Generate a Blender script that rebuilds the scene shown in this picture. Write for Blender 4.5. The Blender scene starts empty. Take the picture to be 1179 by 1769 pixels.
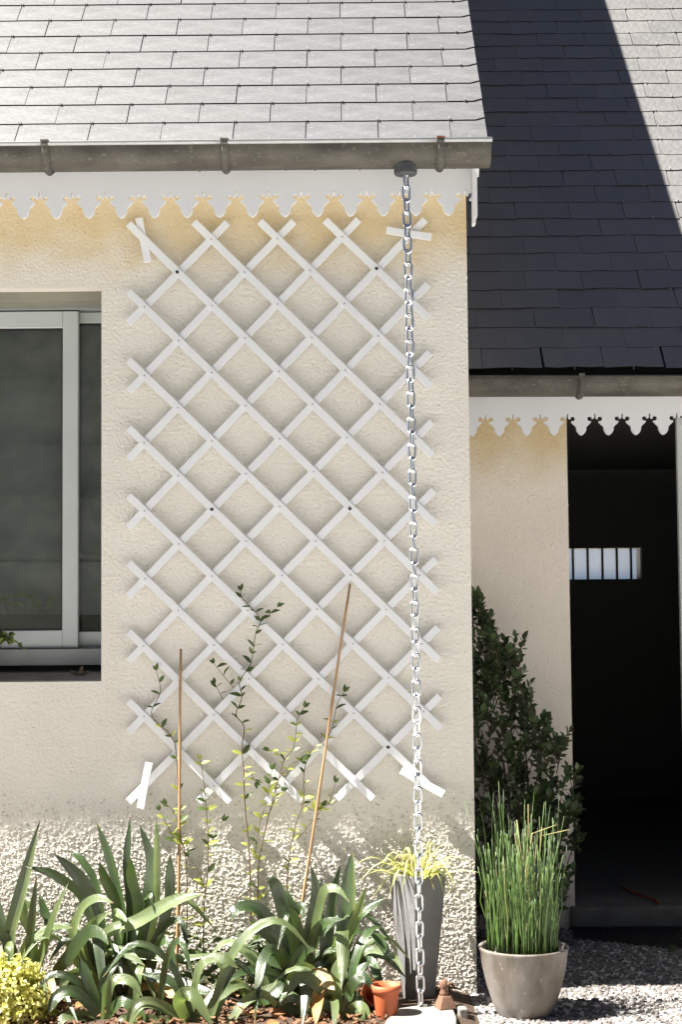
import bpy, math, random
from mathutils import Vector, Matrix, Euler
random.seed(7)
R = math.radians
SC = bpy.context.scene
COL = SC.collection

# ------------------------------------------------------------------ camera
F_PX, PITCH, ROLL, DIST, EYE = 2750.0, R(3.5), R(0.5), 5.19, 1.24
IW, IH = 1179.0, 1769.0
_F = Vector((0, math.cos(PITCH), math.sin(PITCH)))
_R0 = Vector((1, 0, 0)); _U0 = Vector((0, -math.sin(PITCH), math.cos(PITCH)))
_X = _R0 * math.cos(ROLL) - _U0 * math.sin(ROLL)
_Y = _R0 * math.sin(ROLL) + _U0 * math.cos(ROLL)
CAM = Vector((0, -DIST, EYE))
cd = bpy.data.cameras.new('camera'); cam = bpy.data.objects.new('camera', cd); COL.objects.link(cam)
cam.matrix_world = Matrix.Translation(CAM) @ Matrix((_X, _Y, -_F)).transposed().to_4x4()
cd.sensor_fit = 'VERTICAL'; cd.sensor_height = 36.0; cd.lens = 36.0 * F_PX / IH
cd.clip_start = 0.05; cd.clip_end = 1500
SC.camera = cam

def at(px, py, y):
    """the point of the vertical plane at depth y seen at a place in the photograph"""
    d = _F * F_PX + _X * (px - IW / 2) - _Y * (py - IH / 2)
    return CAM + d * ((y - CAM.y) / d.y)
def ground(px, py, z=0.0):
    d = _F * F_PX + _X * (px - IW / 2) - _Y * (py - IH / 2)
    return CAM + d * ((z - CAM.z) / d.z)

# ------------------------------------------------------------------ light
SUN = Vector((-0.73, -0.167, 1.0)).normalized()
sun_el = math.asin(SUN.z); sun_az = math.atan2(SUN.x, SUN.y)
w = bpy.data.worlds.new('World'); SC.world = w; w.use_nodes = True
nt = w.node_tree
sky = nt.nodes.new('ShaderNodeTexSky'); sky.sky_type = 'NISHITA'; sky.sun_disc = False
sky.sun_elevation = sun_el; sky.sun_rotation = sun_az
sky.air_density = 0.14; sky.dust_density = 0.3; sky.ozone_density = 0.0
nt.links.new(sky.outputs[0], nt.nodes['Background'].inputs[0])
nt.nodes['Background'].inputs[1].default_value = 0.05
sl = bpy.data.lights.new('sun', 'SUN'); so = bpy.data.objects.new('sun', sl); COL.objects.link(so)
sl.energy = 5.0; sl.angle = R(0.5); sl.color = (1.0, 0.95, 0.88)
so.rotation_euler = SUN.to_track_quat('Z', 'Y').to_euler()
SC.view_settings.view_transform = 'Standard'; SC.view_settings.look = 'None'
SC.view_settings.gamma = 1.0; SC.view_settings.use_curve_mapping = False
SC.view_settings.exposure = 2.0
SC.render.engine = 'CYCLES'
SC.cycles.max_bounces = 8; SC.cycles.diffuse_bounces = 4; SC.cycles.transparent_max_bounces = 12
SC.cycles.use_denoising = True

# ------------------------------------------------------------------ materials
MATS = {}
def mat(name, c1, c2=None, scale=8.0, rough=0.6, bump=0.0, bscale=60.0, bdist=0.004, metal=0.0, spec=0.5,
        rnd=None, island=None, c3=None, s3=40.0, t3=0.62, trans=0.0, detail=5.0, stretch=None, coat=0.0, rough2=None, ior=1.5, band=None, uvleaf=False):
    """c1/c2 mixed by noise; c3 = specks; rnd / island = brightness spread per object / per loose piece"""
    m = bpy.data.materials.new(name); m.use_nodes = True; n = m.node_tree; L = n.links.new
    p = n.nodes['Principled BSDF']; p.inputs['IOR'].default_value = ior; out = n.nodes['Material Output']
    tc = n.nodes.new('ShaderNodeTexCoord'); vec = tc.outputs['Object']
    if stretch:
        mp = n.nodes.new('ShaderNodeMapping'); mp.inputs['Scale'].default_value = stretch
        L(vec, mp.inputs[0]); vec = mp.outputs[0]
    def noise(s, d=detail):
        t = n.nodes.new('ShaderNodeTexNoise'); t.inputs['Scale'].default_value = s; t.inputs['Detail'].default_value = d
        L(vec, t.inputs['Vector']); return t
    def mix(fac, a, b, mode='MIX'):
        x = n.nodes.new('ShaderNodeMix'); x.data_type = 'RGBA'; x.blend_type = mode
        for s, v in ((x.inputs[0], fac), (x.inputs[6], a), (x.inputs[7], b)):
            if hasattr(v, 'is_linked') or hasattr(v, 'links'): L(v, s)
            else: s.default_value = v if isinstance(v, float) else (*v, 1)
        return x.outputs[2]
    def ramp(src, lo, hi):
        r = n.nodes.new('ShaderNodeMapRange'); r.inputs[1].default_value = lo; r.inputs[2].default_value = hi
        L(src, r.inputs[0]); return r.outputs[0]
    col = c1; nz = None
    if c2 is not None:
        nz = noise(scale); col = mix(ramp(nz.outputs[0], 0.32, 0.68), c1, c2)
    if c3 is not None:
        n3 = noise(s3, 3.0); col = mix(ramp(n3.outputs[0], t3, t3 + 0.09), col, c3)
    for kind, amt in (('ShaderNodeObjectInfo', rnd), ('ShaderNodeNewGeometry', island)):
        if amt:
            oi = n.nodes.new(kind)
            src = oi.outputs['Random'] if kind == 'ShaderNodeObjectInfo' else oi.outputs['Random Per Island']
            r = n.nodes.new('ShaderNodeMapRange'); r.inputs[3].default_value = 1 - amt; r.inputs[4].default_value = 1 + amt
            L(src, r.inputs[0])
            cc = n.nodes.new('ShaderNodeCombineColor')
            for i in range(3): L(r.outputs[0], cc.inputs[i])
            col = mix(1.0, col, cc.outputs[0], 'MULTIPLY')
    if band:                                          # ochre tint growing upward across the band, edge broken by noise
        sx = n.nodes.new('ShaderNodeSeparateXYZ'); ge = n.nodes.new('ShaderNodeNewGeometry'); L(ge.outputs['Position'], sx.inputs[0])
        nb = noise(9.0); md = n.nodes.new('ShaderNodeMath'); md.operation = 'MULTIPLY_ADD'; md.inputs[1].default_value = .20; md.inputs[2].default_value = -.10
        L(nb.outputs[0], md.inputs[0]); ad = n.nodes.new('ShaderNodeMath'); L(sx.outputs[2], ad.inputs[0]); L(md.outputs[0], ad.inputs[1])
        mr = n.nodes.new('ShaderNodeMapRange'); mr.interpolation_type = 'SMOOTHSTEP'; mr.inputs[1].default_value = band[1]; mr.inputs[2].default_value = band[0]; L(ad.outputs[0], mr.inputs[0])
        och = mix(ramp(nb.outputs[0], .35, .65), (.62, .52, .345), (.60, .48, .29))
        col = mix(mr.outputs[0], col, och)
    if uvleaf:                                        # veins along the blade, paler midrib, browned tip
        uv = n.nodes.new('ShaderNodeUVMap'); su = n.nodes.new('ShaderNodeSeparateXYZ'); L(uv.outputs[0], su.inputs[0])
        sn = n.nodes.new('ShaderNodeMath'); sn.operation = 'SINE'; mu_ = n.nodes.new('ShaderNodeMath'); mu_.operation = 'MULTIPLY'; mu_.inputs[1].default_value = 62
        L(su.outputs[0], mu_.inputs[0]); L(mu_.outputs[0], sn.inputs[0])
        mv = n.nodes.new('ShaderNodeMapRange'); mv.inputs[1].default_value = -1; mv.inputs[2].default_value = 1; mv.inputs[3].default_value = 0; mv.inputs[4].default_value = .22; L(sn.outputs[0], mv.inputs[0])
        col = mix(mv.outputs[0], col, (c2[0]*1.5, c2[1]*1.4, c2[2]*1.6))
        nb = noise(14.0); ad = n.nodes.new('ShaderNodeMath'); ad.operation = 'MULTIPLY_ADD'; ad.inputs[1].default_value = .16; L(nb.outputs[0], ad.inputs[0]); L(su.outputs[1], ad.inputs[2])
        col = mix(ramp(ad.outputs[0], 1.03, 1.09), col, (.30, .20, .08))
        bw_ = n.nodes.new('ShaderNodeBump'); bw_.inputs['Strength'].default_value = .5; bw_.inputs['Distance'].default_value = .0012
        L(sn.outputs[0], bw_.inputs['Height']); L(bw_.outputs[0], p.inputs['Normal'])
    if isinstance(col, tuple): p.inputs['Base Color'].default_value = (*col, 1)
    else: L(col, p.inputs['Base Color'])
    p.inputs['Roughness'].default_value = rough
    if rough2 is not None:
        rn = noise(scale * 1.7); rr = n.nodes.new('ShaderNodeMapRange')
        rr.inputs[1].default_value = .3; rr.inputs[2].default_value = .7
        rr.inputs[3].default_value = rough; rr.inputs[4].default_value = rough2
        L(rn.outputs[0], rr.inputs[0]); L(rr.outputs[0], p.inputs['Roughness'])
    p.inputs['Metallic'].default_value = metal
    p.inputs['Specular IOR Level'].default_value = spec
    if coat: p.inputs['Coat Weight'].default_value = coat; p.inputs['Coat Roughness'].default_value = .3
    if bump:
        bn = noise(bscale, 4.0); b = n.nodes.new('ShaderNodeBump')
        b.inputs['Strength'].default_value = bump; b.inputs['Distance'].default_value = bdist
        L(bn.outputs[0], b.inputs['Height']); L(b.outputs[0], p.inputs['Normal'])
    if trans:
        t = n.nodes.new('ShaderNodeBsdfTranslucent'); ms = n.nodes.new('ShaderNodeMixShader'); ms.inputs[0].default_value = trans
        if isinstance(col, tuple): t.inputs[0].default_value = (*[min(1, c * 2.2) for c in col], 1)
        else:
            br = mix(1.0, col, (2.2, 2.4, 1.3), 'MULTIPLY'); L(br, t.inputs[0])
        L(p.outputs[0], ms.inputs[1]); L(t.outputs[0], ms.inputs[2]); L(ms.outputs[0], out.inputs[0])
    MATS[name] = m; return m

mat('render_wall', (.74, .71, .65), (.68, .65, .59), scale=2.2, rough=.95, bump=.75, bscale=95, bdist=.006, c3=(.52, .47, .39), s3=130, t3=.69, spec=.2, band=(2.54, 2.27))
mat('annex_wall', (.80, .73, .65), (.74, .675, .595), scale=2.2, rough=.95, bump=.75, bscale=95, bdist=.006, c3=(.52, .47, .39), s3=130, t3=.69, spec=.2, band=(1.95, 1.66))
mat('roughcast', (.64, .605, .54), rough=.95, spec=.2, island=.22)
mat('slate', (.061, .063, .068), (.092, .094, .099), scale=9, rough=.6, spec=1.0, rnd=.10, c3=(.19, .185, .18), s3=45, t3=.64, bump=.35, bscale=45, bdist=.003, stretch=(1, 2.2, 1), rough2=.5, ior=1.7)
mat('slate_old', (.024, .022, .020), (.055, .051, .047), scale=7, rough=.56, spec=1.0, rnd=.45, c3=(.12, .117, .11), s3=40, t3=.66, bump=.5, bscale=40, bdist=.004, rough2=.5, ior=2.45)
mat('slate_edge', (.022, .021, .020), rough=.95, spec=.1)
mat('roof_deck', (.012, .012, .013), rough=.9)
mat('zinc', (.12, .112, .095), (.06, .055, .045), scale=7, rough=.55, rough2=.75, metal=.25, c3=(.15, .14, .115), s3=60, t3=.6, bump=.2, bscale=30, bdist=.002, stretch=(1, 3, 1.4))
mat('zinc_sunlit', (.62, .63, .64), (.52, .53, .54), scale=20, rough=.45, metal=.25)  # paler zinc for the left gutter rim, sunshine put into its colour
mat('hook_steel', (.33, .33, .33), rough=.5, metal=.6)
mat('zinc_dark', (.10, .105, .11), (.06, .06, .065), scale=25, rough=.6, metal=.35, bump=.3, bscale=80, bdist=.002)
mat('rust', (.20, .055, .025), (.12, .04, .02), scale=40, rough=.85)
mat('white_board', (.74, .75, .775), (.69, .70, .725), scale=3, rough=.5, bump=.05, bscale=30, c3=(.55, .52, .46), s3=60, t3=.72)
mat('white_pvc', (.74, .755, .78), (.70, .715, .74), scale=14, rough=.42, bump=.04, bscale=60)
mat('screw_black', (.02, .02, .02), rough=.5)
mat('window_frame', (.50, .53, .525), (.46, .49, .485), scale=5, rough=.4)
mat('frame_grey', (.27, .28, .285), (.22, .23, .235), scale=6, rough=.5)
mat('shaded_shutter_box', (.24, .235, .19), (.19, .185, .15), scale=6, rough=.6)  # shade under the lintel put into the box's dark colour
mat('black_rubber', (.015, .015, .016), rough=.7)
mat('blind', (.46, .46, .46), (.28, .28, .285), scale=14, rough=.9, bump=.2, bscale=160, bdist=.001)
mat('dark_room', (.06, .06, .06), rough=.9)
mat('dark_black', (.14, .137, .13), rough=.95)
mat('steel_chain', (.80, .82, .84), (.62, .64, .66), scale=60, rough=.32, metal=1.0, rnd=.08)
mat('soil', (.050, .032, .020), (.085, .052, .032), scale=30, rough=.95, bump=.8, bscale=60, bdist=.01)
mat('mulch', (.22, .115, .055), (.13, .065, .035), scale=30, rough=.85, island=.55)
mat('dry_leaf', (.42, .19, .07), (.30, .16, .08), scale=30, rough=.7, rnd=.3, trans=.2)
mat('added_lawn_bank', (.026, .032, .020), (.085, .088, .066), scale=.9, rough=.95, bump=.6, bscale=3, bdist=.2, spec=.1)
mat('ground_gravel', (.60, .595, .585), (.50, .495, .488), scale=120, rough=.95, bump=.6, bscale=160, bdist=.006)
mat('pebbles', (.155, .14, .128), (.21, .19, .178), scale=3, rough=.8, island=.5)
mat('concrete', (.30, .29, .275), (.23, .22, .205), scale=10, rough=.9, bump=.4, bscale=70, bdist=.003, c3=(.16, .15, .14), s3=50, t3=.62)
mat('threshold_stone', (.15, .145, .14), (.11, .105, .10), scale=10, rough=.9, bump=.4, bscale=70, bdist=.003)
mat('sill_stone', (.30, .285, .26), (.20, .19, .17), scale=9, rough=.9, bump=.4, bscale=60, bdist=.003)
mat('stone', (.27, .26, .24), (.20, .19, .175), scale=9, rough=.9, bump=.5, bscale=50, bdist=.004, c3=(.22, .21, .18), s3=40, t3=.62)
mat('planter', (.19, .188, .19), (.13, .128, .13), scale=9, rough=.75, bump=.35, bscale=35, bdist=.004, c3=(.14, .13, .125), s3=22, t3=.63)
mat('stoneware', (.25, .23, .21), (.085, .064, .042), scale=11, rough=.5, rough2=.75, bump=.35, bscale=70, bdist=.003, c3=(.33, .31, .28), s3=90, t3=.66, stretch=(1, 1, .45))
mat('blue_pot', (.115, .15, .175), (.085, .11, .13), scale=9, rough=.6)
mat('terracotta', (.50, .125, .045), (.42, .10, .04), scale=14, rough=.6)
mat('brown_clay', (.20, .105, .065), (.13, .07, .045), scale=30, rough=.8, bump=.4, bscale=70, bdist=.003)
mat('cane', (.42, .26, .13), (.30, .18, .09), scale=25, rough=.55, stretch=(1, 1, .2))
mat('vine_stem', (.095, .062, .032), rough=.8)
mat('leaf_vine', (.055, .085, .024), (.075, .11, .03), scale=50, rough=.45, trans=.28, rnd=.35)
mat('leaf_vine_pale', (.30, .32, .075), (.24, .28, .06), scale=50, rough=.45, trans=.35, rnd=.25)  # pale leaf; on the climbers its colour stands for sunshine
mat('agapanthus', (.024, .050, .012), (.046, .082, .022), scale=14, rough=.31, spec=1.0, ior=1.6, trans=.09, rnd=.35, uvleaf=True)
mat('agapanthus_sunlit', (.10, .150, .052), (.17, .22, .09), scale=14, rough=.34, spec=1.0, ior=1.6, trans=.25, rnd=.25, uvleaf=True)  # paler copy of the strap leaf, sun on its face put into the colour
mat('agapanthus_dead', (.55, .47, .30), (.42, .20, .07), scale=14, rough=.6, trans=.25, rnd=.2)
mat('box_leaf', (.044, .074, .024), (.070, .108, .036), scale=30, rough=.34, spec=.6, trans=.12, rnd=.5)
mat('box_foliage', (.038, .062, .022), (.060, .092, .032), scale=30, rough=.36, spec=.6, trans=.12, island=.5)
mat('twig', (.06, .045, .03), rough=.9)
mat('horsetail', (.095, .165, .040), (.060, .110, .028), scale=30, rough=.42, rnd=.6, trans=.1)
mat('straw', (.42, .37, .19), (.34, .29, .14), scale=30, rough=.6, rnd=.3, trans=.2)
mat('spider_leaf', (.34, .36, .12), (.46, .45, .20), scale=30, rough=.45, rnd=.35, trans=.3)
mat('golden_leaf', (.47, .45, .17), (.58, .54, .27), scale=16, rough=.5, island=.3, trans=.3)
def glass_mat(name, tint, frost=0.0, dust=0.0):
    m = bpy.data.materials.new(name); m.use_nodes = True; n = m.node_tree; L = n.links.new
    for x in list(n.nodes): n.nodes.remove(x)
    out = n.nodes.new('ShaderNodeOutputMaterial'); tr = n.nodes.new('ShaderNodeBsdfTransparent'); gl = n.nodes.new('ShaderNodeBsdfGlossy')
    tr.inputs[0].default_value = (*tint, 1); gl.inputs['Roughness'].default_value = .03
    fr = n.nodes.new('ShaderNodeFresnel'); fr.inputs[0].default_value = 1.5
    ms = n.nodes.new('ShaderNodeMixShader'); L(fr.outputs[0], ms.inputs[0]); L(tr.outputs[0], ms.inputs[1]); L(gl.outputs[0], ms.inputs[2])
    last = ms.outputs[0]
    if dust:
        tc = n.nodes.new('ShaderNodeTexCoord'); d1 = n.nodes.new('ShaderNodeTexNoise'); d1.inputs['Scale'].default_value = 7; d1.inputs['Detail'].default_value = 8; d1.inputs['Roughness'].default_value = .7
        L(tc.outputs['Object'], d1.inputs['Vector']); mr = n.nodes.new('ShaderNodeMapRange'); mr.inputs[1].default_value = .40; mr.inputs[2].default_value = .72; mr.inputs[3].default_value = .01; mr.inputs[4].default_value = dust
        L(d1.outputs[0], mr.inputs[0]); df = n.nodes.new('ShaderNodeBsdfDiffuse'); df.inputs[0].default_value = (.62, .62, .58, 1)
        m3 = n.nodes.new('ShaderNodeMixShader'); L(mr.outputs[0], m3.inputs[0]); L(last, m3.inputs[1]); L(df.outputs[0], m3.inputs[2]); last = m3.outputs[0]
    if frost:
        tl = n.nodes.new('ShaderNodeBsdfTranslucent'); tl.inputs[0].default_value = (.9, .9, .88, 1)
        m2 = n.nodes.new('ShaderNodeMixShader'); m2.inputs[0].default_value = frost
        L(last, m2.inputs[1]); L(tl.outputs[0], m2.inputs[2]); last = m2.outputs[0]
    L(last, out.inputs[0]); MATS[name] = m
glass_mat('glass', (.86, .88, .88), dust=.06); glass_mat('frosted_pane', (.98, .94, .86), .30)

# ------------------------------------------------------------------ mesh helpers
class MB:
    def __init__(s): s.v = []; s.f = []; s.uv = None
    def add(s, vs, fs):
        o = len(s.v); s.v += [tuple(v) for v in vs]; s.f += [tuple(i + o for i in f) for f in fs]; return s
    def box(s, a, b, M=None):
        (x0, y0, z0), (x1, y1, z1) = a, b
        vs = [Vector(p) for p in ((x0,y0,z0),(x1,y0,z0),(x1,y1,z0),(x0,y1,z0),(x0,y0,z1),(x1,y0,z1),(x1,y1,z1),(x0,y1,z1))]
        if M: vs = [M @ v for v in vs]
        return s.add(vs, [(0,3,2,1),(4,5,6,7),(0,1,5,4),(1,2,6,5),(2,3,7,6),(3,0,4,7)])
    def prism(s, poly, d, M=None):
        """poly in local xz, pushed d along local y"""
        n = len(poly); vs = [Vector((x, 0, z)) for x, z in poly] + [Vector((x, d, z)) for x, z in poly]
        if M: vs = [M @ v for v in vs]
        return s.add(vs, [tuple(range(n)), tuple(range(2*n-1, n-1, -1))] + [(i, i+n, (i+1) % n + n, (i+1) % n) for i in range(n)])
    def tube(s, pts, rad, n=6, cap=True):
        pts = [Vector(p) for p in pts]
        if not isinstance(rad, (list, tuple)): rad = [rad] * len(pts)
        up = Vector((.31, .22, .92)); vs = []; fs = []
        for i, p in enumerate(pts):
            t = (pts[min(i+1, len(pts)-1)] - pts[max(i-1, 0)]).normalized()
            if abs(t.dot(up)) > .97: up = Vector((.9, .3, .1))
            a = t.cross(up).normalized(); b = t.cross(a).normalized()
            for k in range(n):
                q = 2*math.pi*k/n; vs.append(p + (a*math.cos(q) + b*math.sin(q)) * rad[i])
        for i in range(len(pts)-1):
            for k in range(n):
                k2 = (k+1) % n; fs.append((i*n+k, i*n+k2, (i+1)*n+k2, (i+1)*n+k))
        if cap: fs.append(tuple(range(n-1, -1, -1))); fs.append(tuple(range((len(pts)-1)*n, len(pts)*n)))
        return s.add(vs, fs)
    def lathe(s, prof, c=(0,0,0), n=40, close=True):
        c = Vector(c); vs = []; fs = []
        for r, z in prof:
            for k in range(n):
                q = 2*math.pi*k/n; vs.append(c + Vector((r*math.cos(q), r*math.sin(q), z)))
        for i in range(len(prof)-1):
            for k in range(n):
                k2 = (k+1) % n; fs.append((i*n+k, i*n+k2, (i+1)*n+k2, (i+1)*n+k))
        if close: fs.append(tuple(range(n-1, -1, -1)))
        return s.add(vs, fs)
    def grid_wall(s, xs, zs, holes, y0, y1):
        """wall between y0 (front) and y1; cells (i, j) of holes left open"""
        nx, nz = len(xs)-1, len(zs)-1; solid = lambda i, j: 0 <= i < nx and 0 <= j < nz and (i, j) not in holes
        id_ = lambda i, j, k: (i*(nz+1)+j)*2+k
        vs = [(x, y, z) for x in xs for z in zs for y in (y0, y1)]; fs = []
        for i in range(nx):
            for j in range(nz):
                if not solid(i, j): continue
                fs.append((id_(i,j,0), id_(i+1,j,0), id_(i+1,j+1,0), id_(i,j+1,0)))
                fs.append((id_(i,j,1), id_(i,j+1,1), id_(i+1,j+1,1), id_(i+1,j,1)))
                if not solid(i-1, j): fs.append((id_(i,j,0), id_(i,j+1,0), id_(i,j+1,1), id_(i,j,1)))
                if not solid(i+1, j): fs.append((id_(i+1,j,0), id_(i+1,j,1), id_(i+1,j+1,1), id_(i+1,j+1,0)))
                if not solid(i, j-1): fs.append((id_(i,j,0), id_(i,j,1), id_(i+1,j,1), id_(i+1,j,0)))
                if not solid(i, j+1): fs.append((id_(i,j+1,0), id_(i+1,j+1,0), id_(i+1,j+1,1), id_(i,j+1,1)))
        return s.add(vs, fs)
    def mesh(s, name, m, smooth=False):
        me = bpy.data.meshes.new(name); me.from_pydata(s.v, [], s.f); me.materials.append(MATS[m])
        if smooth: me.polygons.foreach_set('use_smooth', [True] * len(me.polygons))
        if s.uv:
            ul = me.uv_layers.new(name='UVMap'); li = [0]*len(me.loops); me.loops.foreach_get('vertex_index', li)
            ul.data.foreach_set('uv', [c for i in li for c in s.uv[i]])
        me.update(); return me
    def build(s, name, m, parent=None, smooth=False, bevel=0.0, kind=None):
        o = bpy.data.objects.new(name, s.mesh(name, m, smooth)); COL.objects.link(o)
        if parent: o.parent = parent
        if bevel:
            b = o.modifiers.new('bevel', 'BEVEL'); b.width = bevel; b.segments = 2; b.limit_method = 'ANGLE'; b.angle_limit = R(40)
        if kind: o['kind'] = kind
        return o
def inst(name, me, M, parent=None):
    o = bpy.data.objects.new(name, me); COL.objects.link(o)
    if parent: o.parent = parent
    o.matrix_basis = M; return o
def tag(o, label, cat, group=None):
    o['label'] = label; o['category'] = cat
    if group: o['group'] = group
    return o
def empty(name, label, cat, loc=(0, 0, 0), group=None):
    o = bpy.data.objects.new(name, None); COL.objects.link(o); o.location = loc; o.empty_display_size = .05
    return tag(o, label, cat, group)
def frame_of(x, y, z, p): return Matrix.Translation(p) @ Matrix((x, y, z)).transposed().to_4x4()
def spline(P, n):
    """Catmull-Rom through P, n samples"""
    P = [Vector(p) for p in P]; Q = [P[0]*2 - P[1]] + P + [P[-1]*2 - P[-2]]; out = []
    for i in range(n):
        t = i/(n-1)*(len(P)-1); k = min(int(t), len(P)-2); u = t-k; a, b, c, d = Q[k:k+4]
        out.append(.5*((2*b) + (c-a)*u + (2*a-5*b+4*c-d)*u*u + (3*b-a-3*c+d)*u**3))
    return out
def strap(mb, P, width, fold=.25, n=16, hint=None, tip=.55, base=.75):
    """a strap leaf along spline P, channelled along its midrib"""
    S = spline(P, n); hint = hint or Vector((0, -.6, .6)); vs = []; fs = []; tw = random.uniform(-.5, .5)
    side_prev = None
    for i, p in enumerate(S):
        t = i/(n-1); T = (S[min(i+1, n-1)] - S[max(i-1, 0)]).normalized()
        side = T.cross(hint)
        if side.length < .15 and side_prev is not None: side = side_prev.copy()
        side.normalize()
        if side_prev is not None and side.dot(side_prev) < 0: side = -side
        if side_prev is not None: side = (side*.5 + side_prev*.5).normalized()
        side_prev = side
        N = side.cross(T).normalized()
        side2 = side*math.cos(tw*t) + N*math.sin(tw*t); N2 = N*math.cos(tw*t) - side*math.sin(tw*t)
        wd = width*.5*(base + (1-base)*min(1, t/.3)) * (1 if t < tip else max(.04, 1-((t-tip)/(1-tip))**2.0))
        wd *= 1 + .04*math.sin(9*t + tw*9)
        vs += [p + side2*wd + N2*wd*fold, p + side2*wd*.45 + N2*wd*fold*.3, p, p - side2*wd*.45 + N2*wd*fold*.3, p - side2*wd + N2*wd*fold]
    for i in range(n-1):
        for k in range(4): a = i*5+k; fs.append((a, a+1, a+6, a+5))
    if mb.uv is None and not mb.v: mb.uv = []
    if mb.uv is not None: mb.uv += [((0, .25, .5, .75, 1)[k], i/(n-1)) for i in range(n) for k in range(5)]
    return mb.add(vs, fs)
def leaf_mesh(name, L, W, m, cup=.18, droop=.15):
    """ovate leaf: stalk at the origin, blade along +y, upper face +z"""
    vs = []; fs = []; prof = ((0, .06), (.14, .55), (.38, 1.0), (.64, .86), (.86, .48), (1.0, .03))
    for t, wq in prof:
        z = -droop*L*t*t
        for q in (-1, 0, 1): vs.append((q*W*.5*wq, t*L, z + abs(q)*cup*W*.5*wq))
    for i in range(len(prof)-1):
        for k in range(2): a = i*3+k; fs.append((a, a+1, a+4, a+3))
    return MB().add(vs, fs).mesh(name, m, True)
def leaf_frame(p, d, up=None, s=1.0, roll=0.0):
    y = Vector(d).normalized(); up = Vector(up or (0, -.3, 1)); x = y.cross(up)
    if x.length < 1e-3: x = Vector((1, 0, 0))
    x.normalize(); z = x.cross(y)
    return frame_of(x, y, z, p) @ Matrix.Rotation(roll, 4, 'Y') @ Matrix.Scale(s, 4)
def rv(s=1.0): return Vector((random.uniform(-s, s), random.uniform(-s, s), random.uniform(-s, s)))
def add_leaf_copy(mb, me_v, me_f, M): mb.add([M @ v for v in me_v], me_f)
OCT = [(1,0,0),(-1,0,0),(0,1,0),(0,-1,0),(0,0,1),(0,0,-1)]
OCTF = [(0,2,4),(2,1,4),(1,3,4),(3,0,4),(2,0,5),(1,2,5),(3,1,5),(0,3,5)]
def blob(mb, c, r, flat=(1, 1, 1), jit=.3):
    E = Euler((random.random()*6, random.random()*6, random.random()*6)).to_matrix(); f = Vector(flat)
    vs = []
    for v in OCT:
        q = E @ (Vector(v) * random.uniform(1-jit, 1+jit)) * r; vs.append(Vector(c) + Vector((q.x*f.x, q.y*f.y, q.z*f.z)))
    mb.add(vs, OCTF)
_ph = (1+5**.5)/2
ICO = [Vector(v).normalized() for v in ((-1,_ph,0),(1,_ph,0),(-1,-_ph,0),(1,-_ph,0),(0,-1,_ph),(0,1,_ph),(0,-1,-_ph),(0,1,-_ph),(_ph,0,-1),(_ph,0,1),(-_ph,0,-1),(-_ph,0,1))]
ICOF = [(0,11,5),(0,5,1),(0,1,7),(0,7,10),(0,10,11),(1,5,9),(5,11,4),(11,10,2),(10,7,6),(7,1,8),(3,9,4),(3,4,2),(3,2,6),(3,6,8),(3,8,9),(4,9,5),(2,4,11),(6,2,10),(8,6,7),(9,8,1)]
def pebble(mb, c, r, jit=.2, flat=None):
    E = Euler((random.uniform(-.5, .5), random.uniform(-.5, .5), random.random()*6)).to_matrix()
    f = flat or (random.uniform(.8, 1.25), random.uniform(.7, 1), random.uniform(.5, .8))
    mb.add([Vector(c) + E @ Vector((v.x*f[0], v.y*f[1], v.z*f[2])) * r * random.uniform(1-jit, 1+jit) for v in ICO], ICOF)

# ------------------------------------------------------------------ ground
MB().add([(-40,-5.0,.004),(40,-5.0,.004),(40,30,.004),(-40,30,.004)], [(0,1,2,3)]).build('terrace', 'ground_gravel', kind='structure')
lw = MB(); vs = []; fs = []  # unseen grassy bank added behind the camera to darken reflections and bounce
ys = [-200, -60, -40, -32, -26, -20, -16, -12, -9, -6, 30, 200]; zs_ = [9, 9, 9, 8.6, 7.2, 4.6, 2.4, .7, .08, 0, 0, 0]
for y, z in zip(ys, zs_):
    for i in range(41): x = -200 + i*10; vs.append((x, y, z + (.9*math.sin(i*1.3+y*.4) if z > 2 else 0)))
for j in range(len(ys)-1):
    for i in range(40): a = j*41+i; fs.append((a, a+1, a+42, a+41))
lw.add(vs, fs).build('added_lawn_bank', 'added_lawn_bank', kind='structure', smooth=True)
bed = MB(); nxg, nyg = 60, 24; bx0, bx1, by0, by1 = -2.2, .40, -.95, -.001
vs = []
for i in range(nxg+1):
    for j in range(nyg+1):
        x = bx0+(bx1-bx0)*i/nxg; y = by0+(by1-by0)*j/nyg
        e = min(1, min(i, nxg-i, j)/2.0)
        vs.append((x, y, .006 + e*(.016 + random.uniform(0, .014))))
fs = [(i*(nyg+1)+j, (i+1)*(nyg+1)+j, (i+1)*(nyg+1)+j+1, i*(nyg+1)+j+1) for i in range(nxg) for j in range(nyg)]
bed.add(vs, fs).build('planting_bed', 'soil', kind='structure', smooth=True)
mu = MB()
for i in range(4300):
    x = random.uniform(-2.15, .36); y = -random.random()**1.0*.85-.02
    if x > .13 and y < -.09: continue
    c = Vector((x, y, .034 + random.uniform(-.004, .010))); l = random.uniform(.008, .026); wd = l*random.uniform(.3, .6)
    E = Euler((random.uniform(-.6, .6), random.uniform(-.6, .6), random.random()*6)).to_matrix().to_4x4()
    mu.box((-l/2, -wd/2, -.002), (l/2, wd/2, .002), Matrix.Translation(c) @ E)
mu.build('mulch', 'mulch', kind='stuff')
gv = MB()
for i in range(22000):
    x = random.uniform(.40, 2.3); y = random.uniform(-.75, 1.02)
    if x < .43 and y > -.02: continue
    pebble(gv, (x, y, random.uniform(.001, .007)), random.uniform(.0045, .0095) if random.random() < .93 else random.uniform(.009, .014))
gv.build('gravel', 'pebbles', kind='stuff')

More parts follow.
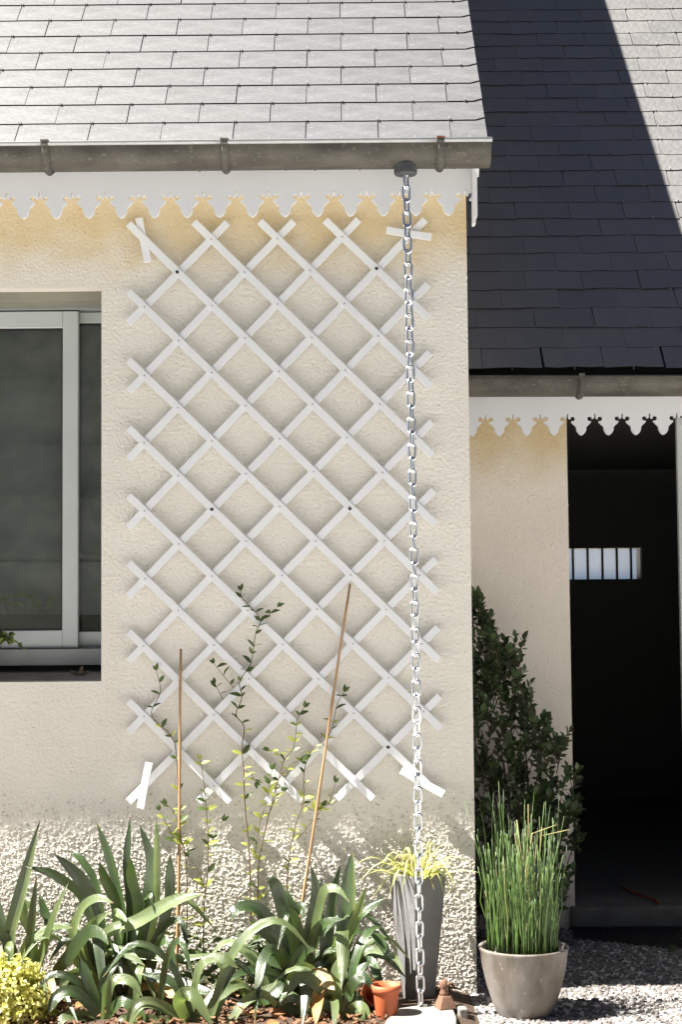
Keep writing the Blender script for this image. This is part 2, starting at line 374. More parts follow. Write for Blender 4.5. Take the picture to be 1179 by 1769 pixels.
# ------------------------------------------------------------------ main house
CX = .423                       # right corner of the front wall
house = empty('house', 'cream rendered house front with slate roof, white trellis side and window', 'house', (0, 0, 0))
def on(px, py, y): v = at(px, py, y); return v.x, v.z
WX1 = at(175, 800, 0).x; WZ1 = at(175, 497, 0).z; WZ0 = at(175, 1177, 0).z; WX0 = WX1 - 1.25
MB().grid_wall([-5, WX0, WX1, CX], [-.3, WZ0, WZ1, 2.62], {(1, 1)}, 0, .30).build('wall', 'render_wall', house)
gab = MB(); gp = [(.30, -.3), (.30, 2.55), (3.3, 5.75), (6.2, 2.6), (6.2, -.3)]
gab.add([(CX, y, z) for y, z in gp] + [(CX-.3, y, z) for y, z in gp], [(0,4,3,2,1), (5,6,7,8,9), (0,1,6,5), (1,2,7,6), (2,3,8,7), (3,4,9,8), (4,0,5,9)])
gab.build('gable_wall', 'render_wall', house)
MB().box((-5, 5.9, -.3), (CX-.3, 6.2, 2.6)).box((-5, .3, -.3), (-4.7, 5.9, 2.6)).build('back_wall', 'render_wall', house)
# roughcast grains on the wall foot, where the low part catches the sun
rc = MB()
for i in range(30000):
    x = random.uniform(-2.2, CX-.003); z = random.uniform(.0, .68)
    if z > .36 and random.random() < (z-.36)/.30: continue
    r = random.uniform(.0028, .0062)
    blob(rc, (x, -.0005, z), r, (1.25, .42, 1.1))
rc.build('roughcast_foot', 'roughcast', house, kind='stuff')
rc = MB()
for i in range(25000):
    x = random.uniform(-2.2, CX-.003); z = random.uniform(.5, 2.55)
    if WX0-.02 < x < WX1+.004 and WZ0-.01 < z < WZ1+.006: continue
    blob(rc, (x, .0012, z), random.uniform(.0025, .0055), (1.2, .6, 1.1))
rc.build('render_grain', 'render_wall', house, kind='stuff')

# roof
TH = R(46); SU = Vector((0, math.cos(TH), math.sin(TH))); SN = Vector((0, -math.sin(TH), math.cos(TH)))
EV = Vector((0, -.302, 2.690)); VX = .468
roof = MB()
top = EV + SU*5.0
for dn in (0,):
    a = EV - SN*.012; b = top - SN*.012
    vs = []
    for x in (-5.2, VX-.012):
        vs += [Vector((x, a.y, a.z)), Vector((x, b.y, b.z)), Vector((x, b.y, b.z-.06)), Vector((x, a.y+.02, a.z-.03))]
    roof.add(vs, [(0,1,5,4), (3,7,6,2), (0,4,7,3), (0,3,2,1), (4,5,6,7), (1,2,6,5)])
    c = Vector((0, b.y+3.4, b.z-3.5))
    roof.add([(-5.2, b.y, b.z), (VX-.012, b.y, b.z), (VX-.012, c.y, c.z), (-5.2, c.y, c.z)], [(0,1,2,3)])
roof = roof.build('roof', 'roof_deck', house)
SW, SP, SLen, STh = .2276, .1222, .32, .0036
def dark_edges(me):
    me.materials.append(MATS['slate_edge'])
    for p in me.polygons:
        if abs(p.normal.z) < .7: p.material_index = 1
    return me
def slate_meshes(name, m, k, ragged=0.0, gap=.0014):
    out = []
    for q in range(k):
        j = lambda a=.0012: random.uniform(-a, a)
        wv = SW*.5-gap
        bot = [(-wv + wv*2*i/4, random.uniform(-ragged, ragged)) for i in range(5)]
        poly = bot + [(wv+j(), SLen), (-wv+j(), SLen)]
        n = len(poly); vs = [(x, y, STh*(.8 if i < 5 else 1)) for i, (x, y) in enumerate(poly)] + [(x, y, 0) for x, y in poly]
        out.append(MB().add(vs, [tuple(range(n)), tuple(range(2*n-1, n-1, -1))] + [(i, i+n, (i+1) % n+n, (i+1) % n) for i in range(n)]).mesh(name, m))
        dark_edges(out[-1])
    return out
def shaped_slate(name, m, w0, w1, cut):
    """a slate between local x = w0 and w1 with its lower right corner cut away"""
    poly = [(w0, 0), (w1-cut*1.9, 0), (w1, cut), (w1, SLen), (w0, SLen)] if cut else [(w0, 0), (w1, 0), (w1, SLen), (w0, SLen)]
    n = len(poly); vs = [(x, y, STh) for x, y in poly] + [(x, y, 0) for x, y in poly]
    return dark_edges(MB().add(vs, [tuple(range(n)), tuple(range(2*n-1, n-1, -1))] + [(i, i+n, (i+1) % n+n, (i+1) % n) for i in range(n)]).mesh(name, m))
def lay_slate(me, x, s, E, U, N, parent, jz=.0006, jr=.004):
    p = Vector((x, E.y, E.z)) + U*s + N*random.uniform(.0, jz)
    M = frame_of(Vector((1, 0, 0)), U, N, p) @ Matrix.Translation((0, 0, .0095)) @ Matrix.Rotation(-.0095/SLen, 4, 'X') @ Matrix.Rotation(random.uniform(-jr, jr), 4, 'Z')
    return inst('slate', me, M, parent)
def hook(mb, x, s, E, U, N):
    M = frame_of(Vector((1, 0, 0)), U, N, Vector((x, E.y, E.z)) + U*s)
    mb.box((-.0010, -.003, .006), (.0010, -.001, .020), M); mb.box((-.0010, -.003, .0185), (.0010, .012, .0205), M)
ms = slate_meshes('slate', 'slate', 6, .0006); mcut = shaped_slate('slate', 'slate', -SW*.5+.0014, SW*.5, .016); mhalf = shaped_slate('slate', 'slate', .0014, SW*.5, .016); mhalf0 = shaped_slate('slate', 'slate', .0014, SW*.5, 0)
hk = MB()
for r in range(14):
    odd = r % 2 == 0; x = VX - SW*.5
    for c in range(14):
        if c == 0: me = (mhalf0 if r == 0 else mhalf) if odd else mcut
        else: me = random.choice(ms)
        xc = VX - SW*.5 - SW*c + (SW*.5 if (odd and c > 0) else 0)
        lay_slate(me, xc + random.uniform(-.001, .001), r*SP + random.uniform(-.0008, .0008), EV, SU, SN, roof)
        hook(hk, xc if not (odd and c == 0) else VX-SW*.25, r*SP, EV, SU, SN)
hk.build('slate_hook', 'hook_steel', roof, kind='stuff')

# scalloped boards
HALF = [(0, 4), (6, 9), (6, 38), (11, 47), (22, 52)] + [(43+20*math.cos(R(a)), 49+20*math.sin(R(a))) for a in (165, 205, 240, 275, 310, 345, 20, 55, 90, 115)] + [(31, 78), (39, 86), (50, 97), (62, 108), (73, 120), (72, 133), (75, 147), (83, 163), (95, 177), (106, 184), (113.5, 188)]
def scalloped(x_tip, x0, x1, z_top, z_tip, period, y, th):
    u = period/227.0; mb = MB()
    zt = lambda v: z_tip + (187-v)*u
    half_r = [(a*u, zt(b)) for a, b in HALF]
    k0 = math.floor((x0-x_tip)/period); k1 = math.ceil((x1-x_tip)/period)
    xs = []
    for k in range(k0-1, k1+1):
        cx = x_tip + (k+.5)*period                   # centre of a cut-out
        outline = [(cx-a, b) for a, b in reversed(half_r[1:])] + [(cx+a, b) for a, b in half_r[1:]]
        xs.append(outline)
    for o in xs:
        l, r = max(x0, o[0][0]), min(x1, o[-1][0])
        if r - l < .004: continue
        pts = [p for p in o if x0 < p[0] < x1]
        if o[0][0] < x0:
            pts = [p for i, p in enumerate(pts)]
            pts = [(x0, pts[0][1])] + pts
        if o[-1][0] > x1: pts = pts + [(x1, pts[-1][1])]
        poly = pts + [(r, z_top), (l, z_top)]
        n = len(poly); m = len(pts)
        vs = [(x, y, z) for x, z in poly] + [(x, y+th, z) for x, z in poly]
        fs = [tuple(range(n)), tuple(range(2*n-1, n-1, -1))] + [(i, i+n, i+1+n, i+1) for i in range(m-1)]
        if r == x1: fs.append((m-1, m-1+n, m+n, m))
        mb.add(vs, fs)
    return mb
zt = at(420, 374, -.2).z
t0 = at(376/3.93, 376, -.2).x
scalloped(t0, -3.2, .4255, 2.66, zt, .1043, -.2, .016).build('fascia_board', 'white_board', house)
MB().box((-5, -.183, 2.605), (CX-.002, -.001, 2.62)).build('soffit', 'white_board', house)
bb = MB()                       # boards running up the verge, seen on edge
for (xa, xb, d0, d1, lo) in ((.4265, .4405, .030, .20, -.02), (.441, .455, .028, .17, .0)):
    a = EV + SU*(.08+lo); b = EV + SU*4.9; vs = []
    for x in (xa, xb):
        vs += [a - SN*d0 + Vector((x, 0, 0)), b - SN*d0 + Vector((x, 0, 0)), b - SN*d1 + Vector((x, 0, 0)), a - SN*d1 + Vector((x, 0, 0))]
    bb.add(vs, [(0,1,2,3), (7,6,5,4), (0,4,5,1), (1,5,6,2), (2,6,7,3), (3,7,4,0)])
bb.build('barge_board', 'white_board', house)
e0 = at(811, 387, -.21); e1 = at(811, 340, -.21)
MB().prism([(.4262, e0.z), (.4345, e0.z), (.4355, e0.z+.022), (.4405, e0.z+.024), (.4405, 2.62), (.4262, 2.62)], .05, Matrix.Translation((0, -.225, 0))).build('barge_board_end', 'white_board', house)

# gutters
def gutter(parent, x0, x1, yc, zr, r, brackets, rim_mat='zinc_sunlit', rust=None, slope=0.0):
    mb = MB(); n = 14; xs = [x0 + (x1-x0)*i/12 for i in range(13)]; vs = []; fs = []
    for x in xs:
        for rr in (r, r-.003):
            for k in range(n+1):
                q = math.pi*k/n; vs.append((x, yc - rr*math.cos(q), zr + slope*(x-x0) - rr*math.sin(q)))
    w_ = 2*(n+1)
    for i in range(12):
        for k in range(n):
            a = i*w_+k; fs.append((a, a+1, a+1+w_, a+w_)); b = a+n+1; fs.append((b, b+w_, b+1+w_, b+1))
    mb.add(vs, fs)
    for x in (x0, x1):
        ring = [(x, yc - r*math.cos(math.pi*k/n), zr + slope*(x-x0) - r*math.sin(math.pi*k/n)) for k in range(n+1)]
        mb.add(ring, [tuple(range(n+1))])
    g = mb.build('gutter', 'zinc', parent, True)
    MB().tube([(x0-.002, yc-r-.002, zr+.004), (x1+.002, yc-r-.002, zr+.004+slope*(x1-x0))], .0075, 10).build('gutter_bead', rim_mat, g, True)
    for i, bx in enumerate(brackets):
        b = MB(); prof = [(bx, yc - (r+.004)*math.cos(q), zr + slope*(bx-x0) - (r+.004)*math.sin(q)) for q in [math.pi*k/12 for k in range(0, 13)]]
        vs = []; fs = []
        for (x, y, z) in prof:
            d = Vector((0, y-yc, z-zr)).normalized()
            wd = .012 if z > zr-.02 else .0125
            vs += [(x-wd, y, z), (x-wd*.4, y+d.y*.007, z+d.z*.007), (x+wd*.4, y+d.y*.007, z+d.z*.007), (x+wd, y, z)]
        for k in range(12):
            for q in range(3): a = k*4+q; fs.append((a, a+1, a+5, a+4))
        b.add(vs, fs); b.box((bx-.011, yc-r-.011, zr-.006), (bx+.011, yc-r-.004, zr+.014))
        br = b.build('gutter_bracket', 'zinc', g)
        c = MB().box((bx-.0125, yc-r-.0125, zr+.009), (bx+.0125, yc-r+.018, zr+.0135)).build('bracket_tab', 'rust' if i == rust else 'zinc', g)
    return g
GZ = at(425, 243, -.36).z - .004
bxs = [at(p, 265, -.34).x for p in (78, 388, 762)]
gut = gutter(house, -5.15, at(850, 245, -.35).x, -.284, GZ, .066, [bxs[0]-.57*k for k in (4, 3, 2, 1)] + bxs, rust=6)
# outlet over the rain chain
oc = at(701, 291, -.290)
ob = MB(); ob.lathe([(.001, .024), (.020, .024), (.030, .024), (.036, .014), (.037, .011), (.036, -.018), (.032, -.021), (.001, -.021)], oc, 12)
ob.build('gutter_outlet', 'zinc_dark', gut)

# window
WY = .19
fzt = at(60, 526, WY-.02).z
win = MB().box((WX0-.01, WY, WZ0+.03), (WX0+.045, WY+.07, WZ1)).box((WX1-.006, WY, WZ0+.03), (WX1+.01, WY+.07, WZ1)).build('window', 'window_frame', house, bevel=.002)
zz = lambda py, y=WY: at(80, py, y).z
def wbox(name, m, z0, z1, y0, y1, x0=WX0+.002, x1=WX1-.007, parent=win, bevel=.002): return MB().box((x0, y0, z0), (x1, y1, z1)).build(name, m, parent, bevel=bevel)
wbox('shaded_shutter_box', 'shaded_shutter_box', zz(519, .06), WZ1+.002, .06, WY+.10)  # brought forward so its dark face stands for the lintel's shade
wbox('head_rail', 'frame_grey', zz(536), zz(525), WY-.012, WY+.07)
wbox('bottom_track', 'frame_grey', zz(1149), zz(1121), WY-.035, WY+.07)
wbox('track_lip', 'frame_grey', zz(1128), zz(1117), WY+.03, WY+.05)
wbox('under_sill', 'black_rubber', WZ0-.004, zz(1150), WY+.01, WY+.09)
MB().prism([(.003, WZ0-.002), (WY+.009, WZ0-.002), (WY+.009, WZ0+.030), (.006, WZ0+.004)], WX1-WX0-.003, Matrix(((0, 1, 0, WX0+.0015), (1, 0, 0, 0), (0, 0, 1, 0), (0, 0, 0, 1)))).build('sill', 'sill_stone', win)
sx1 = at(135, 800, WY).x; sx0 = at(108, 800, WY).x; sm = (WX0+WX1)/2
def sash(x0, x1, zb0, zb1, zt0, zt1, st, y0, y1):
    f = MB(); f.box((x0, y0, zb0), (x0+st, y1, zt1)).box((x1-st, y0, zb0), (x1, y1, zt1)).box((x0+st, y0, zb0), (x1-st, y1, zb1)).box((x0+st, y0, zt0), (x1-st, y1, zt1))
    f.build('sash_frame', 'window_frame', win, bevel=.003)
    g = MB(); i = .003                              # black gasket round the pane
    xa, xb, za, zb = x0+st, x1-st, zb1, zt0
    ym = (y0+y1)/2
    for a, b in (((xa, ym-.006, za), (xa+.005, ym+.01, zb)), ((xb-.005, ym-.006, za), (xb, ym+.01, zb)), ((xa+.005, ym-.006, za), (xb-.005, ym+.01, za+.005)), ((xa+.005, ym-.006, zb-.005), (xb-.005, ym+.01, zb))): g.box(a, b)
    g.build('gasket', 'black_rubber', win)
    MB().box((xa, ym, za), (xb, ym+.004, zb)).build('pane', 'glass', win)
sash(WX0+.06, sx1, zz(1120), zz(1089), zz(567), zz(538), sx1-sx0, WY-.005, WY+.022)
sash(sm-.05, WX1+.03, zz(1117), zz(1092), zz(556), zz(537), .035, WY+.030, WY+.055)
# room behind the window
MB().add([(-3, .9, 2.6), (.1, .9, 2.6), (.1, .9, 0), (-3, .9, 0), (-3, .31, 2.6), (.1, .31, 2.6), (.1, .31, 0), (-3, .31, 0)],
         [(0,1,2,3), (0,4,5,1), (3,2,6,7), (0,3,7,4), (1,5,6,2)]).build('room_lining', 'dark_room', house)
bl = MB(); bvs = []; bfs = []; yb = .36
rows = []
py = 545
folds = [545, 660, 770, 860, 958, 974, 1062]
for i in range(len(folds)-1):
    a, b = zz(folds[i], yb), zz(folds[i+1], yb); h_ = a-b
    rows += [(a, 0.0), (a-h_*.25, .012), (a-h_*.7, .004), (b+.008, -.014), (b+.001, -.016)]
for z, dy in rows:
    for k in range(15):
        x = -2.1 + 1.4*k/14; bvs.append((x, yb+dy+.003*math.sin(k*1.7+z*9), z + .003*math.sin(k*.9)))
for i in range(len(rows)-1):
    for k in range(14): a = i*15+k; bfs.append((a, a+1, a+16, a+15))
bo = bl.add(bvs, bfs).build('roman_blind', 'blind', None, True); tag(bo, 'grey roman blind with horizontal folds hanging behind the window glass', 'blind')

# ------------------------------------------------------------------ right-hand wing
wing = empty('annex', 'lower cream annex with dark slate roof and open black doorway', 'annex', (.43, 1.04, 0))
AY = 1.04
def P(o): o.location = Vector(o.location) - Vector((.43, 1.04, 0)); return o
dx0 = at(980, 740, AY).x; dx1 = at(1171.5, 760, AY).x; dz1 = at(1000, 690, AY).z
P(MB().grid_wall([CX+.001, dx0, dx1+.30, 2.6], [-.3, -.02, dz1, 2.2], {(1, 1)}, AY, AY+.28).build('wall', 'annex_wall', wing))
rc = MB()
for i in range(5200):
    x = random.uniform(CX, dx0-.002); z = random.uniform(.0, 2.0)
    blob(rc, (x, AY+.001, z), random.uniform(.0025, .0055), (1.2, .6, 1.1))
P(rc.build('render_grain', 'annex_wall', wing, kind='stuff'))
P(MB().grid_wall([CX-.1, at(960, 940, 4.8).x, at(1110, 940, 4.8).x, 4.2], [-.3, at(1100, 1000, 4.8).z, at(1100, 946, 4.8).z, 2.2], {(1, 1)}, 4.8, 5.0).build('back_wall', 'dark_black', wing))
P(MB().add([(CX+.002, 1.33, -.0), (CX+.002, 4.79, 0), (CX+.002, 4.79, 2.1), (CX+.002, 1.33, 2.1)], [(0,1,2,3)]).add([(2.6, 1.33, 0), (2.6, 1.33, 2.1), (2.6, 4.79, 2.1), (2.6, 4.79, 0)], [(0,1,2,3)])
  .add([(CX, 1.33, 2.1), (2.6, 1.33, 2.1), (2.6, 4.79, 2.1), (CX, 4.79, 2.1)], [(0,1,2,3)]).add([(CX, 1.33, .05), (CX, 4.79, .05), (2.6, 4.79, .05), (2.6, 1.33, .05)], [(0,1,2,3)]).build('room_lining', 'dark_black', wing))
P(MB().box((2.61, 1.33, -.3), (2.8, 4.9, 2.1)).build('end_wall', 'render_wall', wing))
bw = P(MB().box((at(960, 940, 4.8).x, 4.86, at(1100, 1000, 4.8).z), (at(961, 940, 4.8).x, 4.9, at(1100, 946, 4.8).z)).build('back_window', 'black_rubber', wing))
zb0, zb1 = at(1050, 1000.5, 4.85).z, at(1050, 945.5, 4.85).z
edges = [966, 991, 1016.5, 1042, 1067, 1091.5, 1113]
bm_ = MB()
for k in range(6):
    xa, xb = at(edges[k], 970, 4.85).x, at(edges[k+1], 970, 4.85).x
    MB().box((xa+.004, 4.86, zb0), (xb-.004, 4.868, zb1)).build('pane', 'frosted_pane', bw)
    bm_.box((xb-.005, 4.84, zb0-.01), (xb+.005, 4.88, zb1+.01))
bm_.build('window_bars', 'black_rubber', bw)
# jamb at the right of the doorway, threshold
P(MB().box((dx1+.002, AY+.02, .086), (dx1+.045, AY+.05, 1.985)).build('door_jamb', 'window_frame', wing, bevel=.004))
P(MB().box((dx0-.02, AY-.03, -.1), (dx1+.3, AY+.27, .088)).build('threshold', 'threshold_stone', wing, bevel=.008))
# roof
TH2 = R(48); U2 = Vector((0, math.cos(TH2), math.sin(TH2))); N2 = Vector((0, -math.sin(TH2), math.cos(TH2)))
E2 = at(1000, 640, .725); E2 = Vector((0, .725, E2.z))
a = E2 - N2*.012; b = a + U2*4.2; c = Vector((0, b.y+2.5, b.z-2.6))
rf2 = MB().add([(CX+.003, a.y, a.z), (3.0, a.y, a.z), (3.0, b.y, b.z), (CX+.003, b.y, b.z), (3.0, c.y, c.z), (CX+.003, c.y, c.z), (CX+.003, a.y+.03, a.z-.05), (3.0, a.y+.03, a.z-.05), (3.0, b.y, b.z-.09), (CX+.003, b.y, b.z-.09)],
              [(0,1,2,3), (3,2,4,5), (0,6,7,1), (6,9,8,7), (1,7,8,2), (0,3,9,6)]).build('roof', 'roof_deck', wing)
rf2.location = (-.43, -1.04, 0)
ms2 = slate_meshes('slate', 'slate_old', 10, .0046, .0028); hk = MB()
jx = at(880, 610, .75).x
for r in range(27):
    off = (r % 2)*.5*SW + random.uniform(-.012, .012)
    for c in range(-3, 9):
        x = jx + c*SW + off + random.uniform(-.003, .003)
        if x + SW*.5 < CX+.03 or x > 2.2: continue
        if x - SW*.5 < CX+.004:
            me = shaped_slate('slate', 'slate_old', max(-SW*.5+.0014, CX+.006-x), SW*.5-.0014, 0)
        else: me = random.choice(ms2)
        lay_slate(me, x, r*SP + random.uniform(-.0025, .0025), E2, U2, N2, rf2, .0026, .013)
        hook(hk, x + random.uniform(-.004, .004), r*SP, E2, U2, N2)
hk.build('slate_hook', 'hook_steel', rf2, kind='stuff')
zt2 = at(965, 752.5, .84).z
P(scalloped(at(911, 752, .84).x, CX+.004, 2.4, 2.12, zt2, .1043, .84, .016).build('fascia_board', 'white_board', wing))
P(MB().box((CX+.004, .857, 2.045), (2.4, AY-.002, 2.06)).build('soffit', 'white_board', wing))
GZ2 = at(995, 651, .68).z
P(gutter(wing, CX+.004, 2.4, .752, GZ2, .062, [at(1006, 665, .69).x, at(1006, 665, .69).x+.62], rim_mat='zinc', slope=-.006))

# ------------------------------------------------------------------ trellis
tr = empty('trellis', 'white diagonal lattice trellis screwed to the cream wall', 'trellis', at(480, 1380, 0))
T0 = Vector(tr.location)
def slat(a, b, y, width=.0243, th=.006):
    A, B = at(*a, y) - T0, at(*b, y) - T0; d = (B-A); L_ = d.length; d.normalize()
    n = Vector((0, -1, 0)); s = d.cross(n).normalized(); M = frame_of(d, s, n, A)
    mb = MB(); k = 6; bow = random.uniform(-.0015, .0015); vs = []; fs = []
    for i in range(k+1):
        t = i/k; o = bow*math.sin(math.pi*t)
        for yy, z_ in ((-width/2, 0), (width/2, 0), (width/2, th), (-width/2, th)): vs.append(M @ Vector((t*L_, yy+o, z_)))
    for i in range(k):
        for q in range(4): q2 = (q+1) % 4; fs.append((i*4+q, i*4+q2, i*4+4+q2, i*4+4+q))
    fs += [(3, 2, 1, 0), (k*4, k*4+1, k*4+2, k*4+3)]
    mb.add(vs, fs); return mb.build('slat', 'white_pvc', tr, bevel=.001)
FWD = [((222,558),(393,385)), ((222,677),(508,383)), ((222,793),(620,380)), ((222,911),(735,380)), ((222,1030),(740,491)), ((222,1143),(743,609)),
       ((222,1265),(747,729)), ((222,1385),(750,847)), ((343,1385),(753,966)), ((462,1385),(757,1084)), ((582,1380),(760,1202))]
BWD = [((222,387),(752,905)), ((222,504),(756,1023)), ((222,622),(759,1141)), ((222,739),(762,1258)), ((222,856),(738,1354)), ((222,972),(645,1380)),
       ((222,1091),(522,1383)), ((222,1211),(398,1385)), ((335,384),(748,787)), ((449,383),(745,668)), ((562,381),(741,549))]
for a, b in FWD: slat(a, b, -.022)
for a, b in BWD: slat(a, b, -.029)
slat((240,377), (256,453), -.0225); slat((258,1317), (243,1397), -.036); slat((668,398), (746,410), -.036); slat((694,1330), (767,1372), -.036, .026)
for px, py in ((306,470), (651,464), (366,880), (605,879), (671,1291)):
    c = at(px, py, -.036) - T0; s = MB().lathe([(.0055, 0), (.005, .002), (.001, .0032)], (0, 0, 0), 10).mesh('screw', 'screw_black')
    inst('screw', s, Matrix.Translation(c) @ Matrix.Rotation(R(90), 4, 'X'), tr)

pins = MB()
def cross(a, b, c, d):
    x1, y1, x2, y2, x3, y3, x4, y4 = *a, *b, *c, *d; q = (x1-x2)*(y3-y4)-(y1-y2)*(x3-x4)
    t = ((x1-x3)*(y3-y4)-(y1-y3)*(x3-x4))/q; u = -((x1-x2)*(y1-y3)-(y1-y2)*(x1-x3))/q
    return (x1+t*(x2-x1), y1+t*(y2-y1)) if 0 < t < 1 and 0 < u < 1 else None
for f_ in FWD:
    for b_ in BWD:
        q = cross(*f_, *b_)
        if q:
            c = at(*q, -.0352) - T0; pins.box((-.0022, -.0008, -.0022), (.0022, .0008, .0022), Matrix.Translation(c) @ Matrix.Rotation(R(random.uniform(0, 90)), 4, 'Y'))
pins.build('pin', 'hook_steel', tr, kind='stuff')
nail = MB().lathe([(.0028, 0), (.002, .0012), (.0005, .0014)], (0, 0, 0), 8).mesh('nail', 'rust')
for px, py in ((155, 296), (206, 295), (494, 294), (545, 294), (345, 296), (622, 293), (785, 291)):
    inst('nail', nail, Matrix.Translation(at(px, py, -.2005)) @ Matrix.Rotation(R(90), 4, 'X'), house)

# ------------------------------------------------------------------ rain chain
SLABZ = .040
p0 = oc + Vector((.001, 0, -.020)); p1 = ground(727, 1735, SLABZ+.006)
chain = empty('rain_chain', 'galvanised steel rain chain hanging from gutter outlet to stone slab', 'chain', p1)
nl = round((p0-p1).length/.0405); pit = (p0-p1).length/nl
lk = MB(); pts = []; rw, hl = .0108, pit*.5 - .0108 + .0046
for k in range(9): q = math.pi*k/8; pts.append((rw*math.cos(q), 0, hl + rw*math.sin(q)))
for k in range(9): q = math.pi + math.pi*k/8; pts.append((rw*math.cos(q), 0, -hl + rw*math.sin(q)))
ring = []; n = 8; vs = []; fs = []
for i, p in enumerate(pts):
    pr, nx = Vector(pts[i-1]), Vector(pts[(i+1) % len(pts)]); t = (nx-pr).normalized(); a = t.cross(Vector((0, 1, 0))).normalized()
    for k in range(n): q = 2*math.pi*k/n; vs.append(Vector(p) + a*.0045*math.cos(q) + Vector((0, .0045*math.sin(q), 0)))
for i in range(len(pts)):
    for k in range(n): j = (i+1) % len(pts); fs.append((i*n+k, i*n+(k+1) % n, j*n+(k+1) % n, j*n+k))
lme = MB().add(vs, fs).mesh('link', 'steel_chain', True)
dirc = (p0-p1).normalized(); tw = .15
for i in range(nl):
    c = (p0-p1)*((i+.5)/nl); bend = math.sin(math.pi*(i+.5)/nl)*.004
    ang = (0.22 if i % 2 else R(90)-.55) + .2*math.sin(i*.21)+random.uniform(-.14, .14)
    q = Vector((0, 0, 1)).rotation_difference(dirc)
    inst('link', lme, Matrix.Translation(c + Vector((bend, 0, 0))) @ q.to_matrix().to_4x4() @ Matrix.Rotation(ang, 4, 'Z') @ Matrix.Rotation(random.uniform(-.05, .05), 4, 'X'), chain)

# ------------------------------------------------------------------ slab, finial, pots
sl_ = MB(); g = lambda px, py, z=SLABZ: ground(px, py, z)
poly = [(g(690, 1741)), (g(742, 1733)), (g(782, 1737)), (g(790, 1757)), (g(788, 1785)), (g(655, 1790)), (g(668, 1760))]
n = len(poly); sl_.add([(p.x, p.y, SLABZ) for p in poly] + [(p.x+random.uniform(-.003, .003), p.y, .008) for p in poly], [tuple(reversed(range(n))), tuple(range(n, 2*n))] + [(i, (i+1) % n, (i+1) % n+n, i+n) for i in range(n)])
tag(sl_.build('stone_slab', 'stone', bevel=.006), 'flat pale stone slab on the ground under the steel chain', 'slab')
c = ground(797, 1748, .03)
tag(MB().box((-.012, -.03, -.028), (.016, .03, .016), Matrix.Translation(c) @ Matrix.Rotation(.15, 4, 'Z')).build('stone_block', 'stone', bevel=.005), 'small pale stone block at the right end of the slab', 'stone')
fc = ground(770, 1741, SLABZ); fc.z = SLABZ
fin = empty('garden_ornament', 'small brown clay ornament, knobbed pyramid, standing on pale slab', 'ornament', fc)
fb = MB(); wb, wt, hb = .030, .016, .040
def fr(mb, w0, w1, z0, z1, rot):
    vs = [(math.cos(R(rot+90*k))*w_, math.sin(R(rot+90*k))*w_, z) for w_, z in ((w0, z0), (w1, z1)) for k in range(4)]
    return mb.add(vs, [(3,2,1,0), (4,5,6,7)] + [(k, (k+1) % 4, (k+1) % 4+4, k+4) for k in range(4)])
fr(fb, .040, .021, 0, .038, 62); fb.build('base', 'brown_clay', fin, bevel=.003)
kn = MB(); kn.lathe([(.001, .036), (.012, .037), (.0145, .046), (.010, .053), (.0125, .060), (.015, .068), (.012, .078), (.006, .083), (.001, .084)], (-.003, 0, 0), 12); kn.build('knob', 'brown_clay', fin, True)
MB().lathe([(.001, -.006), (.006, -.003), (.007, .002), (.004, .006), (.001, .007)], (.010, -.006, .070), 10).build('knob', 'brown_clay', fin, True)

# tapered grey planter with its grassy plant
pc = at(724, 1720, -.125); pc.z = .005
PLH = at(722, 1513, pc.y-.06).z - pc.z
pl = empty('tapered_planter', 'tall square tapered grey planter behind the steel chain', 'planter', pc)
pb = MB(); ang0 = R(-90-9)
def sq(w_, z): return [(math.cos(ang0 + R(90)*k + (0))*w_, math.sin(ang0 + R(90)*k)*w_, z) for k in range(4)]
vs = sq(.050, 0) + sq(.093, PLH) + sq(.081, PLH) + sq(.072, PLH-.05)
pb.add(vs, [(3,2,1,0)] + [(r*4+k, r*4+(k+1) % 4, r*4+4+(k+1) % 4, r*4+4+k) for r in range(3) for k in range(4)])
pb.build('body', 'planter', pl, bevel=.008)
MB().add(sq(.0735, PLH-.045), [(0,1,2,3)]).build('potting_soil', 'soil', pl)
sp = empty('spider_plant', 'yellow green arching grassy plant spilling over the tapered grey planter', 'plant', pc + Vector((0, 0, PLH-.045)))
for i in range(75):
    az = random.uniform(0, 2*math.pi); L_ = random.uniform(.07, .19); lift = random.uniform(.02, .095) if random.random() < .8 else random.uniform(.08, .13)
    d = Vector((math.cos(az), math.sin(az)*.75, 0)); b = d*random.uniform(.005, .055)
    if d.y > 0: L_ *= .55
    drop = random.uniform(-.03, .075)
    pts = [b, b + d*L_*.25 + Vector((0, 0, lift*.85)), b + d*L_*.6 + Vector((0, 0, lift+.01)), b + d*L_ + Vector((0, 0, lift - drop))]
    mb = MB(); strap(mb, pts, random.uniform(.005, .009), .3, 9, Vector((0, -.2, 1)) + rv(.25), .5)
    mb.build('leaf', 'spider_leaf' if random.random() < .75 else 'straw', sp, True)
for k, (tx, ty) in enumerate(((812, 1577), (640, 1555), (655, 1530), (805, 1540))):
    B = Vector((0, -.02, .0)); T = at(tx, ty, pc.y-.02) - Vector(sp.location); M_ = (B+T)*.5 + Vector((0, 0, .07))
    mb = MB(); strap(mb, [B, (B*.6+M_*.4) + Vector((0, 0, .03)), M_, T], .008, .3, 12, Vector((0, -.3, 1)), .5); mb.build('leaf', 'straw' if k < 1 else 'spider_leaf', sp, True)

